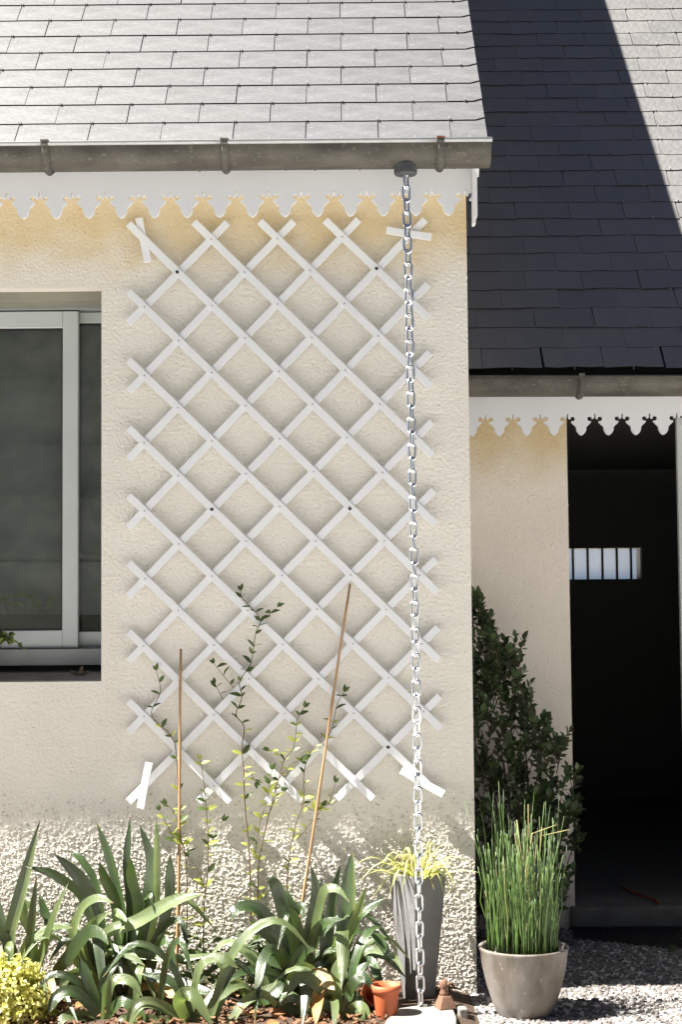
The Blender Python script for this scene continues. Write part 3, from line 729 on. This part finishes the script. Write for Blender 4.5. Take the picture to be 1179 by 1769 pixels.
# round stoneware pot with horsetail
hc = ground(913, 1766, 0); hc.y += .088; hc.z = .004
rim = at(911, 1634, hc.y).z - hc.z
hp = empty('round_pot', 'round grey brown stoneware pot on gravel holding the horsetail', 'pot', hc)
RR = .1375
MB().lathe([(.001, 0), (.078, 0), (.086, .006), (.100, .04), (.116, .09), (.128, .14), (.1345, rim-.012), (RR+.001, rim-.004), (RR, rim), (RR-.006, rim+.001), (RR-.012, rim-.006), (RR-.014, rim-.03), (.001, rim-.03)], (0, 0, 0), 48).build('body', 'stoneware', hp, True)
ps = MB()
for i in range(420):
    q = random.uniform(0, 6.3); r_ = .12*math.sqrt(random.random()); pebble(ps, (r_*math.cos(q), r_*math.sin(q), rim-.026), random.uniform(.005, .010))
ps.build('pot_gravel', 'pebbles', hp, kind='stuff')
ht = empty('horsetail_plant', 'dense clump of thin upright green horsetail stems in round pot', 'plant', hc + Vector((0, 0, rim-.026)))
for i in range(300):
    q = random.uniform(0, 6.283); r_ = .112*math.sqrt(random.random()); b = Vector((r_*math.cos(q)-.004, r_*math.sin(q), 0))
    dead = random.random() < .06
    hgt = random.uniform(.17, .42)*(1-.2*(r_/.112)**2*random.random()) if random.random() < .90 else random.uniform(.33, .52)
    lean = Vector((b.x*.16 + random.gauss(0, .027), b.y*.3 + random.gauss(0, .027), 0)) * (hgt/.4)
    if hgt > .42: lean *= random.uniform(.5, 1.6)
    n = 6; pts = [b + Vector((0, 0, hgt*t)) + lean*(t**1.6) + Vector((random.gauss(0, .0026), random.gauss(0, .0026), 0)) for t in [k/(n-1) for k in range(n)]]
    r0 = random.uniform(.0011, .0023)*(.75 if hgt > .42 else 1)
    MB().tube(pts, [r0*(1-.45*k/(n-1)) for k in range(n)], 5).build('stem', 'straw' if dead else 'horsetail', ht, True)
for (a, b) in (((920, 1440), (962, 1425)), ((930, 1445), (985, 1433)), ((900, 1500), (890, 1440))):
    A, B = at(*a, hc.y-.03) - Vector(ht.location), at(*b, hc.y-.05) - Vector(ht.location)
    MB().tube([A + Vector((-.02, 0, -.15)), A, B], [.002, .0018, .0012], 5).build('stem', 'straw', ht, True)

# small orange pot
oc2 = ground(668, 1757, .03); oc2.z = .022
op = empty('small_flower_pot', 'small orange plastic flower pot beside the pale slab', 'pot', oc2)
oh = at(668, 1700, oc2.y).z - oc2.z
MB().lathe([(.001, 0), (.028, 0), (.030, .004), (.038, oh-.026), (.0385, oh-.024), (.0425, oh-.023), (.0445, oh), (.0415, oh), (.039, oh-.022), (.036, oh-.03), (.001, oh-.03)], (0, 0, 0), 32).build('body', 'terracotta', op, True)
MB().lathe([(.001, oh-.024), (.037, oh-.026)], (0, 0, 0), 20, False).build('potting_soil', 'soil', op)
lf = leaf_mesh('leaf', .026, .016, 'leaf_vine_pale')
for k in range(4): inst('leaf', lf, leaf_frame(Vector((-.012, 0, oh-.022)), Vector((math.cos(k*1.7), math.sin(k*1.7), .6)), s=random.uniform(.7, 1.1)), op)
oc3 = ground(640, 1740, .03); oc3.z = .022
op3 = empty('tipped_flower_pot', 'orange plastic flower pot tipped over under the strap leaves', 'pot', oc3 + Vector((0, 0, .04)))
b = MB().lathe([(.001, -.045), (.026, -.045), (.036, .028), (.041, .030), (.042, .048), (.038, .048), (.034, .03), (.001, -.03)], (0, 0, 0), 28).build('body', 'terracotta', op3, True)
b.rotation_euler = (R(65), 0, R(25))

# ------------------------------------------------------------------ box shrub in a blue-grey pot
bc = Vector((at(885, 1560, .74).x, .74, 0)); bcz = at(840, 1488, .66).z
bp = empty('tall_blue_pot', 'tapered blue grey pot half hidden behind the horsetail', 'pot', bc)
MB().lathe([(.001, .0), (.085, .0), (.09, .01), (.138, bcz-.02), (.146, bcz-.018), (.148, bcz), (.138, bcz), (.132, bcz-.03), (.001, bcz-.03)], (0, 0, 0), 36).build('body', 'blue_pot', bp, True)
bs = empty('box_shrub', 'dark green box shrub growing up against the annex wall', 'shrub', bc + Vector((0, 0, bcz-.03)))
BL = Vector(bs.location)
prof = [(818, 1015, 4), (815, 1060, 26), (826, 1120, 62), (835, 1180, 70), (845, 1240, 85), (880, 1285, 108), (890, 1340, 112), (895, 1400, 112), (900, 1460, 105), (895, 1520, 90), (890, 1570, 60)]
def half_w(py):
    for (c0, p0_, w0), (c1, p1_, w1) in zip(prof, prof[1:]):
        if p0_ <= py <= p1_: t = (py-p0_)/(p1_-p0_); return c0+(c1-c0)*t, w0+(w1-w0)*t
    return None
box_me = [leaf_mesh('leaf', .034*s, .0205*s, 'box_leaf', .25, .2) for s in (.85, 1.0, 1.2)]
bv = [v.co.copy() for v in box_me[1].vertices]; bf = [tuple(p.vertices) for p in box_me[1].polygons]
sprigs = []
for i in range(430):
    py = 1020 + 540*random.random()**.8; cw = half_w(py)
    cx, hw = cw; u = random.uniform(-1, 1); v = random.uniform(-1, 1)
    p = at(cx, py, bc.y); p = Vector((p.x + u*hw/466, p.y + v*min(.16, hw/466), p.z)) - BL
    sprigs.append(p)
extra = [(985, 1262), (940, 1238), (948, 1245), (905, 1105), (900, 1135), (830, 1040), (820, 1025), (845, 1080), (975, 1290), (998, 1330), (1000, 1400), (1003, 1450), (890, 1100), (905, 1160), (850, 1065), (960, 1275), (925, 1270), (912, 1200), (918, 1180)]
tips = [at(x, y, bc.y-.05) - BL for x, y in extra]
nleaf = 0; fol = MB(); tw_ = MB()
cand = []
for p in sprigs + tips:
    axis = Vector((p.x*.9 + random.gauss(0, .12), p.y*.5 - .12 + random.gauss(0, .1), .42)).normalized(); ln = random.uniform(.05, .085)
    base = p - axis*ln
    tw_.tube([base - axis*.05, base, p], [.0022, .0018, .001], 4)
    for k in range(9):
        t = k/8; q = base + axis*ln*t; az = k*2.4 + random.random()
        sd = axis.orthogonal().normalized(); sd = Matrix.Rotation(az, 3, axis) @ sd
        d = sd*(1.0-.55*t) + axis*(.45+.7*t)
        cand.append((q.y - .3*abs(q.x) - q.z*.0, leaf_frame(q, d, axis*.6 + rv(.3) + Vector((0, -.3, .4)), random.uniform(.7, 1.15))))
cand.sort(key=lambda t: t[0] + random.uniform(-.05, .05))
for i, (k, M) in enumerate(cand):
    if i < 295: inst('leaf', random.choice(box_me), M, bs)
    else: add_leaf_copy(fol, bv, bf, M)
for q in ((.0, 0), (.03, .02), (-.04, -.01), (.06, 0), (-.06, .02)): tw_.tube([(q[0]*.3, q[1]*.3, 0), (q[0]*1.2, q[1], .2), (q[0]*1.6-.04, q[1], .5)], [.007, .005, .002], 6)
fol.build('foliage', 'box_foliage', bs, True, kind='stuff'); tw_.build('twigs', 'twig', bs, kind='stuff')

# ------------------------------------------------------------------ canes and climbing plants
def cane(a, b, ya, yb, r, label):
    A, B = at(*a, ya), at(*b, yb); A = A - (B-A).normalized()*max(0, (A.z-.02)/max(.1, (B-A).normalized().z))
    n = 14; pts = []; rad = []
    for k in range(n): 
        t = k/(n-1); pts.append(A + (B-A)*t + Vector((.003*math.sin(t*5), 0, 0)) - A); rad.append(r*(1.1-.35*t)*(1.22 if k % 3 == 0 else 1))
    o = MB().tube(pts, rad, 8).build('bamboo_cane', 'cane', None, True); o.location = A
    return tag(o, label, 'cane', 'bamboo canes supporting the climbers')
cane((307, 1530), (314, 1121), -.075, -.045, .0052, 'upright bamboo cane in front of the trellis foot')
cane((524, 1540), (607, 1008), -.085, -.034, .0046, 'long leaning bamboo cane in front of the trellis')
vl = [leaf_mesh('leaf', .030, .0145, 'leaf_vine', .2, .3), leaf_mesh('leaf', .024, .012, 'leaf_vine', .2, .2)]
v_pale = [leaf_mesh('leaf', .027, .0115, 'leaf_vine_pale', .2, .3), leaf_mesh('leaf', .020, .009, 'leaf_vine_pale', .2, .2)]
def vine(label, runs, sunlit=lambda py: py > 1235, dens=1.0, r=.0022):  # paler leaves below the eaves' shadow line, sun put into their colour
    first = runs[0][0]; B = at(first[0], first[1], -.075)
    root = empty('climbing_plant', label, 'climber', (B.x, B.y, .02), 'climbing plants at the foot of the trellis'); O = Vector(root.location)
    for j, run in enumerate(runs):
        pts = []
        for i, (px, py) in enumerate(run): pts.append(at(px, py, -.078 + .036*min(1, max(0, (1500-py)/250)) + (random.uniform(-.008, .008) if i else 0)) - O)
        if j == 0: pts = [Vector((0, 0, 0))] + pts
        S = spline(pts, 8*len(pts)); r0 = r if j == 0 else r*.6
        MB().tube(S, [r0*(1-.6*k/len(S)) for k in range(len(S))], 5).build('stem', 'vine_stem', root, True)
        L_ = sum((S[k+1]-S[k]).length for k in range(len(S)-1)); acc = 0; nxt = .02
        for k in range(len(S)-1):
            acc += (S[k+1]-S[k]).length
            if acc > nxt:
                nxt = acc + random.uniform(.016, .040)/dens; T = (S[k+1]-S[k]).normalized()
                in_sun = sunlit(at(0, 0, 0).z and 1054 + (EYE-(S[k]+O).z)*2750/5.15)
                for sgn in (-1, 1):
                    if random.random() < .22: continue
                    d = Vector((sgn*random.uniform(.5, 1), -random.uniform(.1, .6), random.uniform(-.25, .6))) + T*.5
                    me = random.choice(v_pale if (in_sun and random.random() < .72) else vl)
                    inst('leaf', me, leaf_frame(S[k], d, Vector((random.uniform(-.5, .5), -.6, .6)), random.uniform(.65, 1.4), random.uniform(-.6, .6)), root)
        for q in range(2):
            inst('leaf', random.choice(vl if not sunlit(1300 if j == 0 and run[-1][1] > 1235 else 0) else v_pale), leaf_frame(S[-1], (S[-1]-S[-3]).normalized() + Vector((q*.8-.4, -.3, .1)), Vector((0, -1, .3)), .8), root)
    for k in range(34):                               # leafy foot
        q = Vector((random.gauss(0, .035), random.gauss(-.01, .02), random.uniform(.0, .20)))
        inst('leaf', random.choice(vl), leaf_frame(q, Vector((random.uniform(-1, 1), -random.uniform(.1, .8), random.uniform(-.3, .6))), Vector((random.uniform(-.5, .5), -.6, .6)), random.uniform(.8, 1.5)), root)
    return root
vine('climber with twisting stem and long shoots, tallest on the trellis', [
    [(432, 1500), (424, 1400), (421, 1332), (418, 1290), (422, 1256), (408, 1234), (418, 1205), (414, 1179), (429, 1154), (435, 1141), (442, 1094), (450, 1075), (444, 1060), (420, 1035), (416, 1020)],
    [(404, 1188), (384, 1165), (370, 1146)], [(385, 1208), (376, 1190), (371, 1182)], [(450, 1075), (464, 1062), (480, 1048)], [(422, 1330), (434, 1338), (442, 1350)], [(440, 1480), (450, 1420), (462, 1380), (470, 1330)]])
vine('short climber winding beside the upright bamboo cane', [[(322, 1500), (312, 1440), (305, 1310), (296, 1272), (262, 1235), (277, 1195), (270, 1158)], [(308, 1460), (286, 1420), (276, 1400)], [(310, 1430), (300, 1402), (288, 1390)]])
vine('thin climber with a white flower bud right of the upright cane', [[(352, 1580), (360, 1490), (357, 1404), (352, 1350), (346, 1312)], [(360, 1470), (376, 1430), (385, 1418)], [(358, 1540), (340, 1500), (326, 1480)]], dens=.9)
vine('bushy climber with pale sunlit leaves left of leaning cane', [[(446, 1520), (455, 1450), (468, 1395), (482, 1345), (492, 1312), (508, 1290), (514, 1243), (526, 1222)], [(482, 1345), (505, 1320), (522, 1312)], [(468, 1400), (478, 1372), (486, 1366)], [(492, 1312), (478, 1300), (466, 1296)]], dens=1.3)
vine('slender climber twining round the foot of leaning cane', [[(497, 1520), (510, 1430), (524, 1387), (526, 1332), (541, 1294), (570, 1268), (582, 1220), (595, 1195)], [(515, 1450), (552, 1404), (569, 1387), (580, 1352)], [(524, 1387), (540, 1400), (556, 1392)]])

# ------------------------------------------------------------------ strap-leaved clumps
def agapanthus(label, base, y0, leaves, filler, spread=.03):
    G = ground(base[0], base[1], .028); G = Vector((G.x, y0, .026))
    root = empty('agapanthus', label, 'plant', G, 'strap leaved clumps in the bed')
    for (pts, wpx, dy, m) in leaves:
        n_ = len(pts); q = [at(px, py, y0 + dy*((i+1)/n_)**1.2) - G for i, (px, py) in enumerate(pts)]
        b = Vector((max(-spread*2.2, min(spread*2.2, q[0].x*.35)), random.uniform(-.02, .02), 0))
        if q[0].z < .05: path = [b + Vector((0, 0, .0))] + q[1:] if len(q) > 2 else [b] + q
        else: path = [b] + q
        mb = MB(); path_h = Vector((random.uniform(-.5, .5), -.75, .5))
        strap(mb, path, wpx/545.0, random.uniform(.18, .4), 18, path_h, .62)
        mb.build('leaf', {'d': 'agapanthus', 'l': 'agapanthus_sunlit', 'x': 'agapanthus_dead'}[m], root, True)
    for i in range(filler):
        az = random.uniform(0, 6.283); L_ = random.uniform(.12, .30); d = Vector((math.cos(az), math.sin(az)*.5, 0)); lf_ = random.uniform(.5, 1.5)
        b = Vector((random.uniform(-1, 1)*spread*2, random.uniform(-.03, .03), 0))
        pts = [b, b + d*L_*.3 + Vector((0, 0, L_*.55*lf_)), b + d*L_*.75 + Vector((0, 0, L_*.75*lf_)), b + d*L_*1.15 + Vector((0, 0, L_*(.75*lf_-.35)))]
        if G.y + pts[3].y > -.01: continue
        mb = MB(); strap(mb, pts, random.uniform(.022, .036), .3, 12, Vector((0, -.6, .7)), .55)
        mb.build('leaf', random.choice(['agapanthus', 'agapanthus', 'agapanthus_sunlit']), root, True)
    return root
agapanthus('upright strap leaved clump at the far left of the bed', (40, 1712), -.16, [
    ([(14, 1630), (36, 1530), (69, 1415)], 19, -.02, 'd'), ([(20, 1630), (45, 1530), (66, 1430)], 12, -.06, 'l'), ([(48, 1670), (55, 1590), (63, 1512)], 15, -.10, 'd'),
    ([(75, 1640), (95, 1580), (118, 1525)], 17, -.12, 'l'), ([(82, 1610), (76, 1575), (68, 1543)], 15, .04, 'd'), ([(10, 1620), (2, 1580), (-6, 1545)], 17, 0, 'd'),
    ([(40, 1640), (88, 1602), (126, 1603)], 14, -.06, 'l'), ([(60, 1640), (40, 1585), (52, 1555), (64, 1580)], 13, .0, 'l'), ([(20, 1640), (-20, 1600), (-60, 1590)], 18, -.05, 'd'),
    ([(60, 1690), (78, 1720), (90, 1769), (94, 1800)], 15, -.2, 'l'), ([(85, 1690), (90, 1735), (86, 1775)], 14, -.2, 'x')], 8)
agapanthus('biggest strap leaved clump left of the upright bamboo cane', (215, 1712), -.15, [
    ([(214, 1600), (192, 1490), (166, 1419)], 17, -.0, 'd'), ([(225, 1590), (219, 1490), (226, 1407)], 14, .03, 'd'), ([(250, 1580), (262, 1490), (241, 1424)], 21, -.02, 'd'),
    ([(266, 1590), (271, 1480), (270, 1412)], 12, -.05, 'l'), ([(286, 1580), (293, 1520), (293, 1476)], 19, -.02, 'd'), ([(165, 1570), (137, 1517), (92, 1474)], 23, -.05, 'd'),
    ([(152, 1570), (100, 1515), (42, 1496)], 16, -.06, 'd'), ([(205, 1580), (184, 1520), (172, 1488)], 22, -.09, 'd'), ([(238, 1580), (226, 1515), (225, 1482)], 19, -.08, 'd'),
    ([(172, 1550), (145, 1490), (118, 1468)], 14, .06, 'd'), ([(180, 1622), (238, 1592), (300, 1556), (352, 1544)], 23, -.16, 'l'), ([(128, 1640), (140, 1575), (168, 1553), (196, 1560)], 19, -.12, 'l'),
    ([(140, 1640), (160, 1598), (192, 1574)], 17, -.15, 'l'), ([(100, 1690), (122, 1648), (152, 1610), (174, 1613), (187, 1632)], 22, -.22, 'd'),
    ([(190, 1645), (245, 1650), (312, 1657), (388, 1645)], 19, -.14, 'l'), ([(180, 1650), (215, 1645), (250, 1668)], 17, -.17, 'l'), ([(200, 1680), (268, 1686), (335, 1707), (386, 1720)], 21, -.22, 'd'),
    ([(170, 1630), (166, 1615), (174, 1670), (182, 1750)], 16, -.24, 'd'), ([(188, 1640), (190, 1622), (203, 1655), (213, 1705)], 11, -.2, 'd'), ([(256, 1570), (250, 1550), (262, 1545), (268, 1580)], 16, -.1, 'd'),
    ([(205, 1600), (200, 1575), (215, 1592), (206, 1612)], 14, -.12, 'l'), ([(270, 1620), (300, 1590), (316, 1600), (324, 1655)], 14, -.1, 'd'), ([(250, 1700), (290, 1712), (302, 1728)], 22, -.2, 'x'), ([(150, 1680), (108, 1700), (135, 1769)], 14, -.3, 'l')], 20, .045)
agapanthus('strap leaved clump with arching leaves left of the orange pot', (530, 1720), -.19, [
    ([(507, 1670), (472, 1604), (442, 1569), (409, 1570), (400, 1592)], 24, -.08, 'd'), ([(507, 1680), (466, 1618), (432, 1607), (417, 1634)], 18, -.10, 'd'), ([(510, 1660), (491, 1575), (476, 1528), (459, 1520)], 25, -.04, 'd'),
    ([(512, 1660), (505, 1598), (509, 1574), (524, 1566), (522, 1592)], 20, -.12, 'd'), ([(532, 1640), (541, 1583), (547, 1539), (537, 1494)], 20, -.02, 'd'), ([(540, 1640), (552, 1569), (562, 1537), (585, 1536), (604, 1558)], 16, -.10, 'l'),
    ([(566, 1630), (574, 1554), (589, 1491)], 16, .04, 'd'), ([(590, 1620), (599, 1539), (609, 1470)], 22, -.0, 'd'), ([(604, 1640), (612, 1545), (611, 1472)], 8, -.03, 'l'), ([(600, 1625), (618, 1578), (632, 1532)], 15, -.08, 'l'),
    ([(606, 1610), (622, 1578), (667, 1551)], 21, -.04, 'd'), ([(536, 1640), (559, 1598), (598, 1587)], 19, -.14, 'd'), ([(505, 1705), (509, 1670), (528, 1641), (548, 1641)], 22, -.16, 'd'),
    ([(500, 1680), (475, 1640), (456, 1655), (447, 1700), (440, 1768)], 19, -.24, 'd'), ([(505, 1698), (463, 1681), (425, 1678), (386, 1702)], 18, -.16, 'd'), ([(515, 1690), (526, 1672), (531, 1710), (522, 1775)], 23, -.26, 'd'),
    ([(588, 1625), (592, 1612), (594, 1655), (590, 1706)], 24, -.18, 'l'), ([(537, 1690), (544, 1672), (560, 1690), (578, 1710)], 29, -.22, 'x'), ([(550, 1712), (552, 1705), (550, 1735), (546, 1772)], 25, -.28, 'x'),
    ([(598, 1715), (612, 1722), (622, 1745), (628, 1775)], 17, -.26, 'd'), ([(575, 1735), (577, 1728), (578, 1775)], 14, -.3, 'l'), ([(600, 1680), (630, 1641), (678, 1652), (698, 1682)], 15, -.12, 'l'),
    ([(606, 1660), (638, 1612), (666, 1640), (672, 1668)], 18, -.10, 'd'), ([(560, 1640), (548, 1560), (560, 1515)], 17, .02, 'd'), ([(520, 1640), (500, 1560), (488, 1535)], 18, .05, 'd'), ([(610, 1680), (640, 1660), (655, 1690), (664, 1730)], 18, -.15, 'd'),
    ([(500, 1700), (440, 1715), (400, 1690), (372, 1660)], 17, -.1, 'l'), ([(498, 1700), (455, 1730), (420, 1720)], 17, -.1, 'd')], 24, .055)
agapanthus('strap leaved clump with arches at the lower edge of the bed', (325, 1790), -.40, [
    ([(320, 1740), (345, 1672), (383, 1655), (412, 1672)], 16, -.02, 'l'), ([(305, 1760), (308, 1730), (332, 1718), (368, 1775)], 23, -.08, 'l'), ([(300, 1790), (270, 1735), (238, 1738), (215, 1780)], 19, -.05, 'l'),
    ([(385, 1790), (388, 1700), (410, 1668), (440, 1690)], 17, .0, 'd'), ([(315, 1750), (300, 1700), (240, 1680)], 17, .06, 'd'), ([(340, 1750), (380, 1700), (400, 1665)], 16, .1, 'l'), ([(270, 1790), (250, 1762), (215, 1760), (200, 1775)], 16, -.05, 'l')], 6, .06)

agapanthus('low strap leaved clump in front of the biggest clump', (165, 1800), -.36, [
    ([(160, 1760), (130, 1715), (98, 1722), (84, 1750)], 19, -.06, 'd'), ([(170, 1750), (190, 1700), (222, 1695), (246, 1722)], 18, -.06, 'l'), ([(165, 1740), (150, 1690), (138, 1655)], 17, .02, 'd'),
    ([(175, 1750), (210, 1730), (240, 1752), (250, 1790)], 20, -.08, 'd'), ([(155, 1770), (120, 1755), (100, 1775)], 18, -.08, 'l'), ([(170, 1740), (180, 1690), (205, 1662)], 16, .03, 'd')], 2, .05)
agapanthus('low strap leaved clump in front of the arching clump', (590, 1805), -.34, [
    ([(585, 1760), (560, 1735), (545, 1752), (538, 1790)], 20, -.05, 'd'), ([(592, 1750), (610, 1700), (632, 1690), (645, 1712)], 18, -.05, 'd'), ([(588, 1740), (580, 1690), (590, 1650)], 18, .03, 'l'),
    ([(600, 1760), (622, 1738), (640, 1765)], 17, -.06, 'l'), ([(470, 1790), (480, 1735), (505, 1720), (528, 1745)], 19, -.04, 'd'), ([(580, 1750), (545, 1700), (515, 1690), (495, 1720)], 20, -.04, 'd'), ([(595, 1740), (615, 1690), (640, 1660)], 17, .04, 'd')], 2, .05)
# golden shrub
gs = empty('golden_shrub', 'low yellow green shrub with tiny crinkled leaves, bottom left corner', 'shrub', (at(0, 1740, -.36).x, -.36, .02))
GO = Vector(gs.location)
lg = leaf_mesh('leaf', .016, .011, 'golden_leaf', .35, .4); gvv = [v.co.copy() for v in lg.vertices]; gff = [tuple(p.vertices) for p in lg.polygons]
fol = MB(); tws = MB()
for i in range(620):
    az = random.uniform(0, 6.283); el = math.asin(random.random()); d = Vector((math.cos(az)*math.cos(el), math.sin(az)*math.cos(el), math.sin(el)))
    r_ = random.uniform(.72, 1.06); p = Vector((d.x*.155*r_, d.y*.13*r_, d.z*.20*r_))
    p.x += .012*math.sin(az*5+el*7); p.z += .01*math.sin(az*4)
    tws.tube([p*.75, p], [.001, .0006], 3)
    for k in range(9):
        q = p - d*.004*k + rv(.008); fol.v; add_leaf_copy(fol, gvv, gff, leaf_frame(q, d*.5 + rv(.9), d + rv(.6), random.uniform(.6, 1.3)))
fol.build('foliage', 'golden_leaf', gs, True, kind='stuff'); tws.build('twigs', 'twig', gs, kind='stuff')

# dry fallen leaves on the bed
dl = leaf_mesh('dry_leaf', .045, .026, 'dry_leaf', .3, .4)
for px, py in ((100, 1715), (180, 1735), (235, 1738), (455, 1728), (470, 1752), (480, 1765), (450, 1748), (350, 1735), (640, 1750), (250, 1755), (160, 1700), (430, 1760), (130, 1740), (610, 1740)):
    p = ground(px, py, .045)
    o = inst('dry_leaf', dl, leaf_frame(p, Vector((random.uniform(-1, 1), random.uniform(-1, 1), .2)), Vector((0, 0, 1)) + rv(.4), random.uniform(.7, 1.3), random.uniform(-.5, .5)))
    tag(o, 'dry orange brown leaf lying on the bark of the bed', 'leaf', 'dry leaves fallen on the bed')

# ------------------------------------------------------------------ mat, hose, stray things
mp = [ground(983, 1577, .012), ground(1215, 1588, .012), ground(1215, 1641, .012), ground(991, 1619, .012)]
mo = empty('door_mat', 'black rubber mat with a diamond grid before the doorway', 'mat', mp[3]); MO = Vector(mo.location)
mb = MB(); mb.add([Vector((p.x, p.y, .012)) - MO for p in mp] + [Vector((p.x, p.y, .003)) - MO for p in mp], [(3,2,1,0), (4,5,6,7), (0,1,5,4), (1,2,6,5), (2,3,7,6), (3,0,4,7)]).build('base', 'black_rubber', mo)
rb = MB()
e1 = mp[2]-mp[3]; e2 = mp[0]-mp[3]
for k in range(-16, 44):
    for sgn in (1, -1):
        a = k/40.0; seg = [(a + sgn*t*.35, t) for t in [j/24 for j in range(25)]]
        seg = [q for q in seg if .01 < q[0] < .99 and .02 < q[1] < .98]
        if len(seg) < 3: continue
        P_ = [mp[3] + e1*q[0] + e2*q[1] - MO + Vector((0, 0, .002)) for q in (seg[0], seg[-1])]
        rb.tube(P_, .0024, 4)
rb.build('rib', 'black_rubber', mo, kind='stuff')
hs = [ground(1075, 1532, .1), ground(1105, 1545, .1), ground(1135, 1556, .1), ground(1150, 1572, .06), ground(1170, 1580, .02), ground(1230, 1582, .02)]
tag(MB().tube(spline([(p.x, p.y, p.z) for p in hs], 40), .006, 8).build('hose', 'rust', None, True), 'thin dark reddish hose trailing over the doorway threshold', 'hose')
p = ground(1155, 1645, .03)
tag(inst('fallen_leaf', leaf_mesh('fallen_leaf', .05, .028, 'leaf_vine'), leaf_frame(p, Vector((.8, .5, .5)), Vector((0, -.7, .7)))), 'single green leaf fallen on the gravel by the mat', 'leaf')
# things on the window ledge
lp = Vector((WX1-.44, .085, WZ0+.014))
lpo = empty('ledge_plant', 'leafy green plant trailing at left end of the window ledge', 'plant', lp)
MB().lathe([(.001, .001), (.038, .001), (.05, .075), (.053, .075), (.053, .09), (.047, .09), (.044, .07), (.001, .07)], (0, 0, 0), 28).build('pot', 'terracotta', lpo, True)
for k in range(11):
    end = at(random.uniform(-12, 52), random.uniform(1088, 1132), .05 + random.uniform(-.03, .03)) - lp
    S = spline([Vector((.02, 0, .07)), Vector((.06, 0, .11 + random.uniform(0, .04))), (end + Vector((.1, 0, .15)))*.5, end], 12)
    MB().tube(S, .0012, 4).build('stem', 'vine_stem', lpo)
    for q in S[4:]:
        inst('leaf', random.choice(vl + v_pale[:1]), leaf_frame(q, Vector((random.uniform(-.3, 1), -.4, random.uniform(-.6, .5))), Vector((0, -.7, .6)) + rv(.4), random.uniform(.6, 1.0)), lpo)
ip = Vector((at(30, 1050, .30).x, .30, WZ0+.05))
ipo = empty('indoor_plant', 'pale leaved plant standing inside behind the window glass', 'plant', ip)
for px, py in ((10, 1040), (25, 1030), (30, 1042), (45, 1032), (65, 1030), (72, 1040), (85, 1030), (55, 1045), (5, 1030), (92, 1042)):
    e = at(px, py, .29) - ip
    MB().tube([(0, 0, 0), e*.5 + Vector((0, 0, .02)), e], .001, 4).build('stem', 'vine_stem', ipo)
    for k in range(2): inst('leaf', v_pale[0], leaf_frame(e, Vector((random.uniform(-1, 1), -.3, random.uniform(-.5, .5))), Vector((0, -.8, .5)), random.uniform(.9, 1.4)), ipo)
sp_ = at(138, 1168, .05); sp_.z = WZ0 + .013
dt = empty('dark_twig', 'small dark curled dead leaf lying on the window ledge', 'leaf', sp_)
dk = leaf_mesh('blade', .05, .022, 'twig', .5, -.3)
for d in ((-1, 0, .25), (1, .1, .2), (.5, -.2, .9)): inst('blade', dk, leaf_frame(Vector((0, 0, .004)), Vector(d), Vector((0, -.6, .6)), .75), dt)
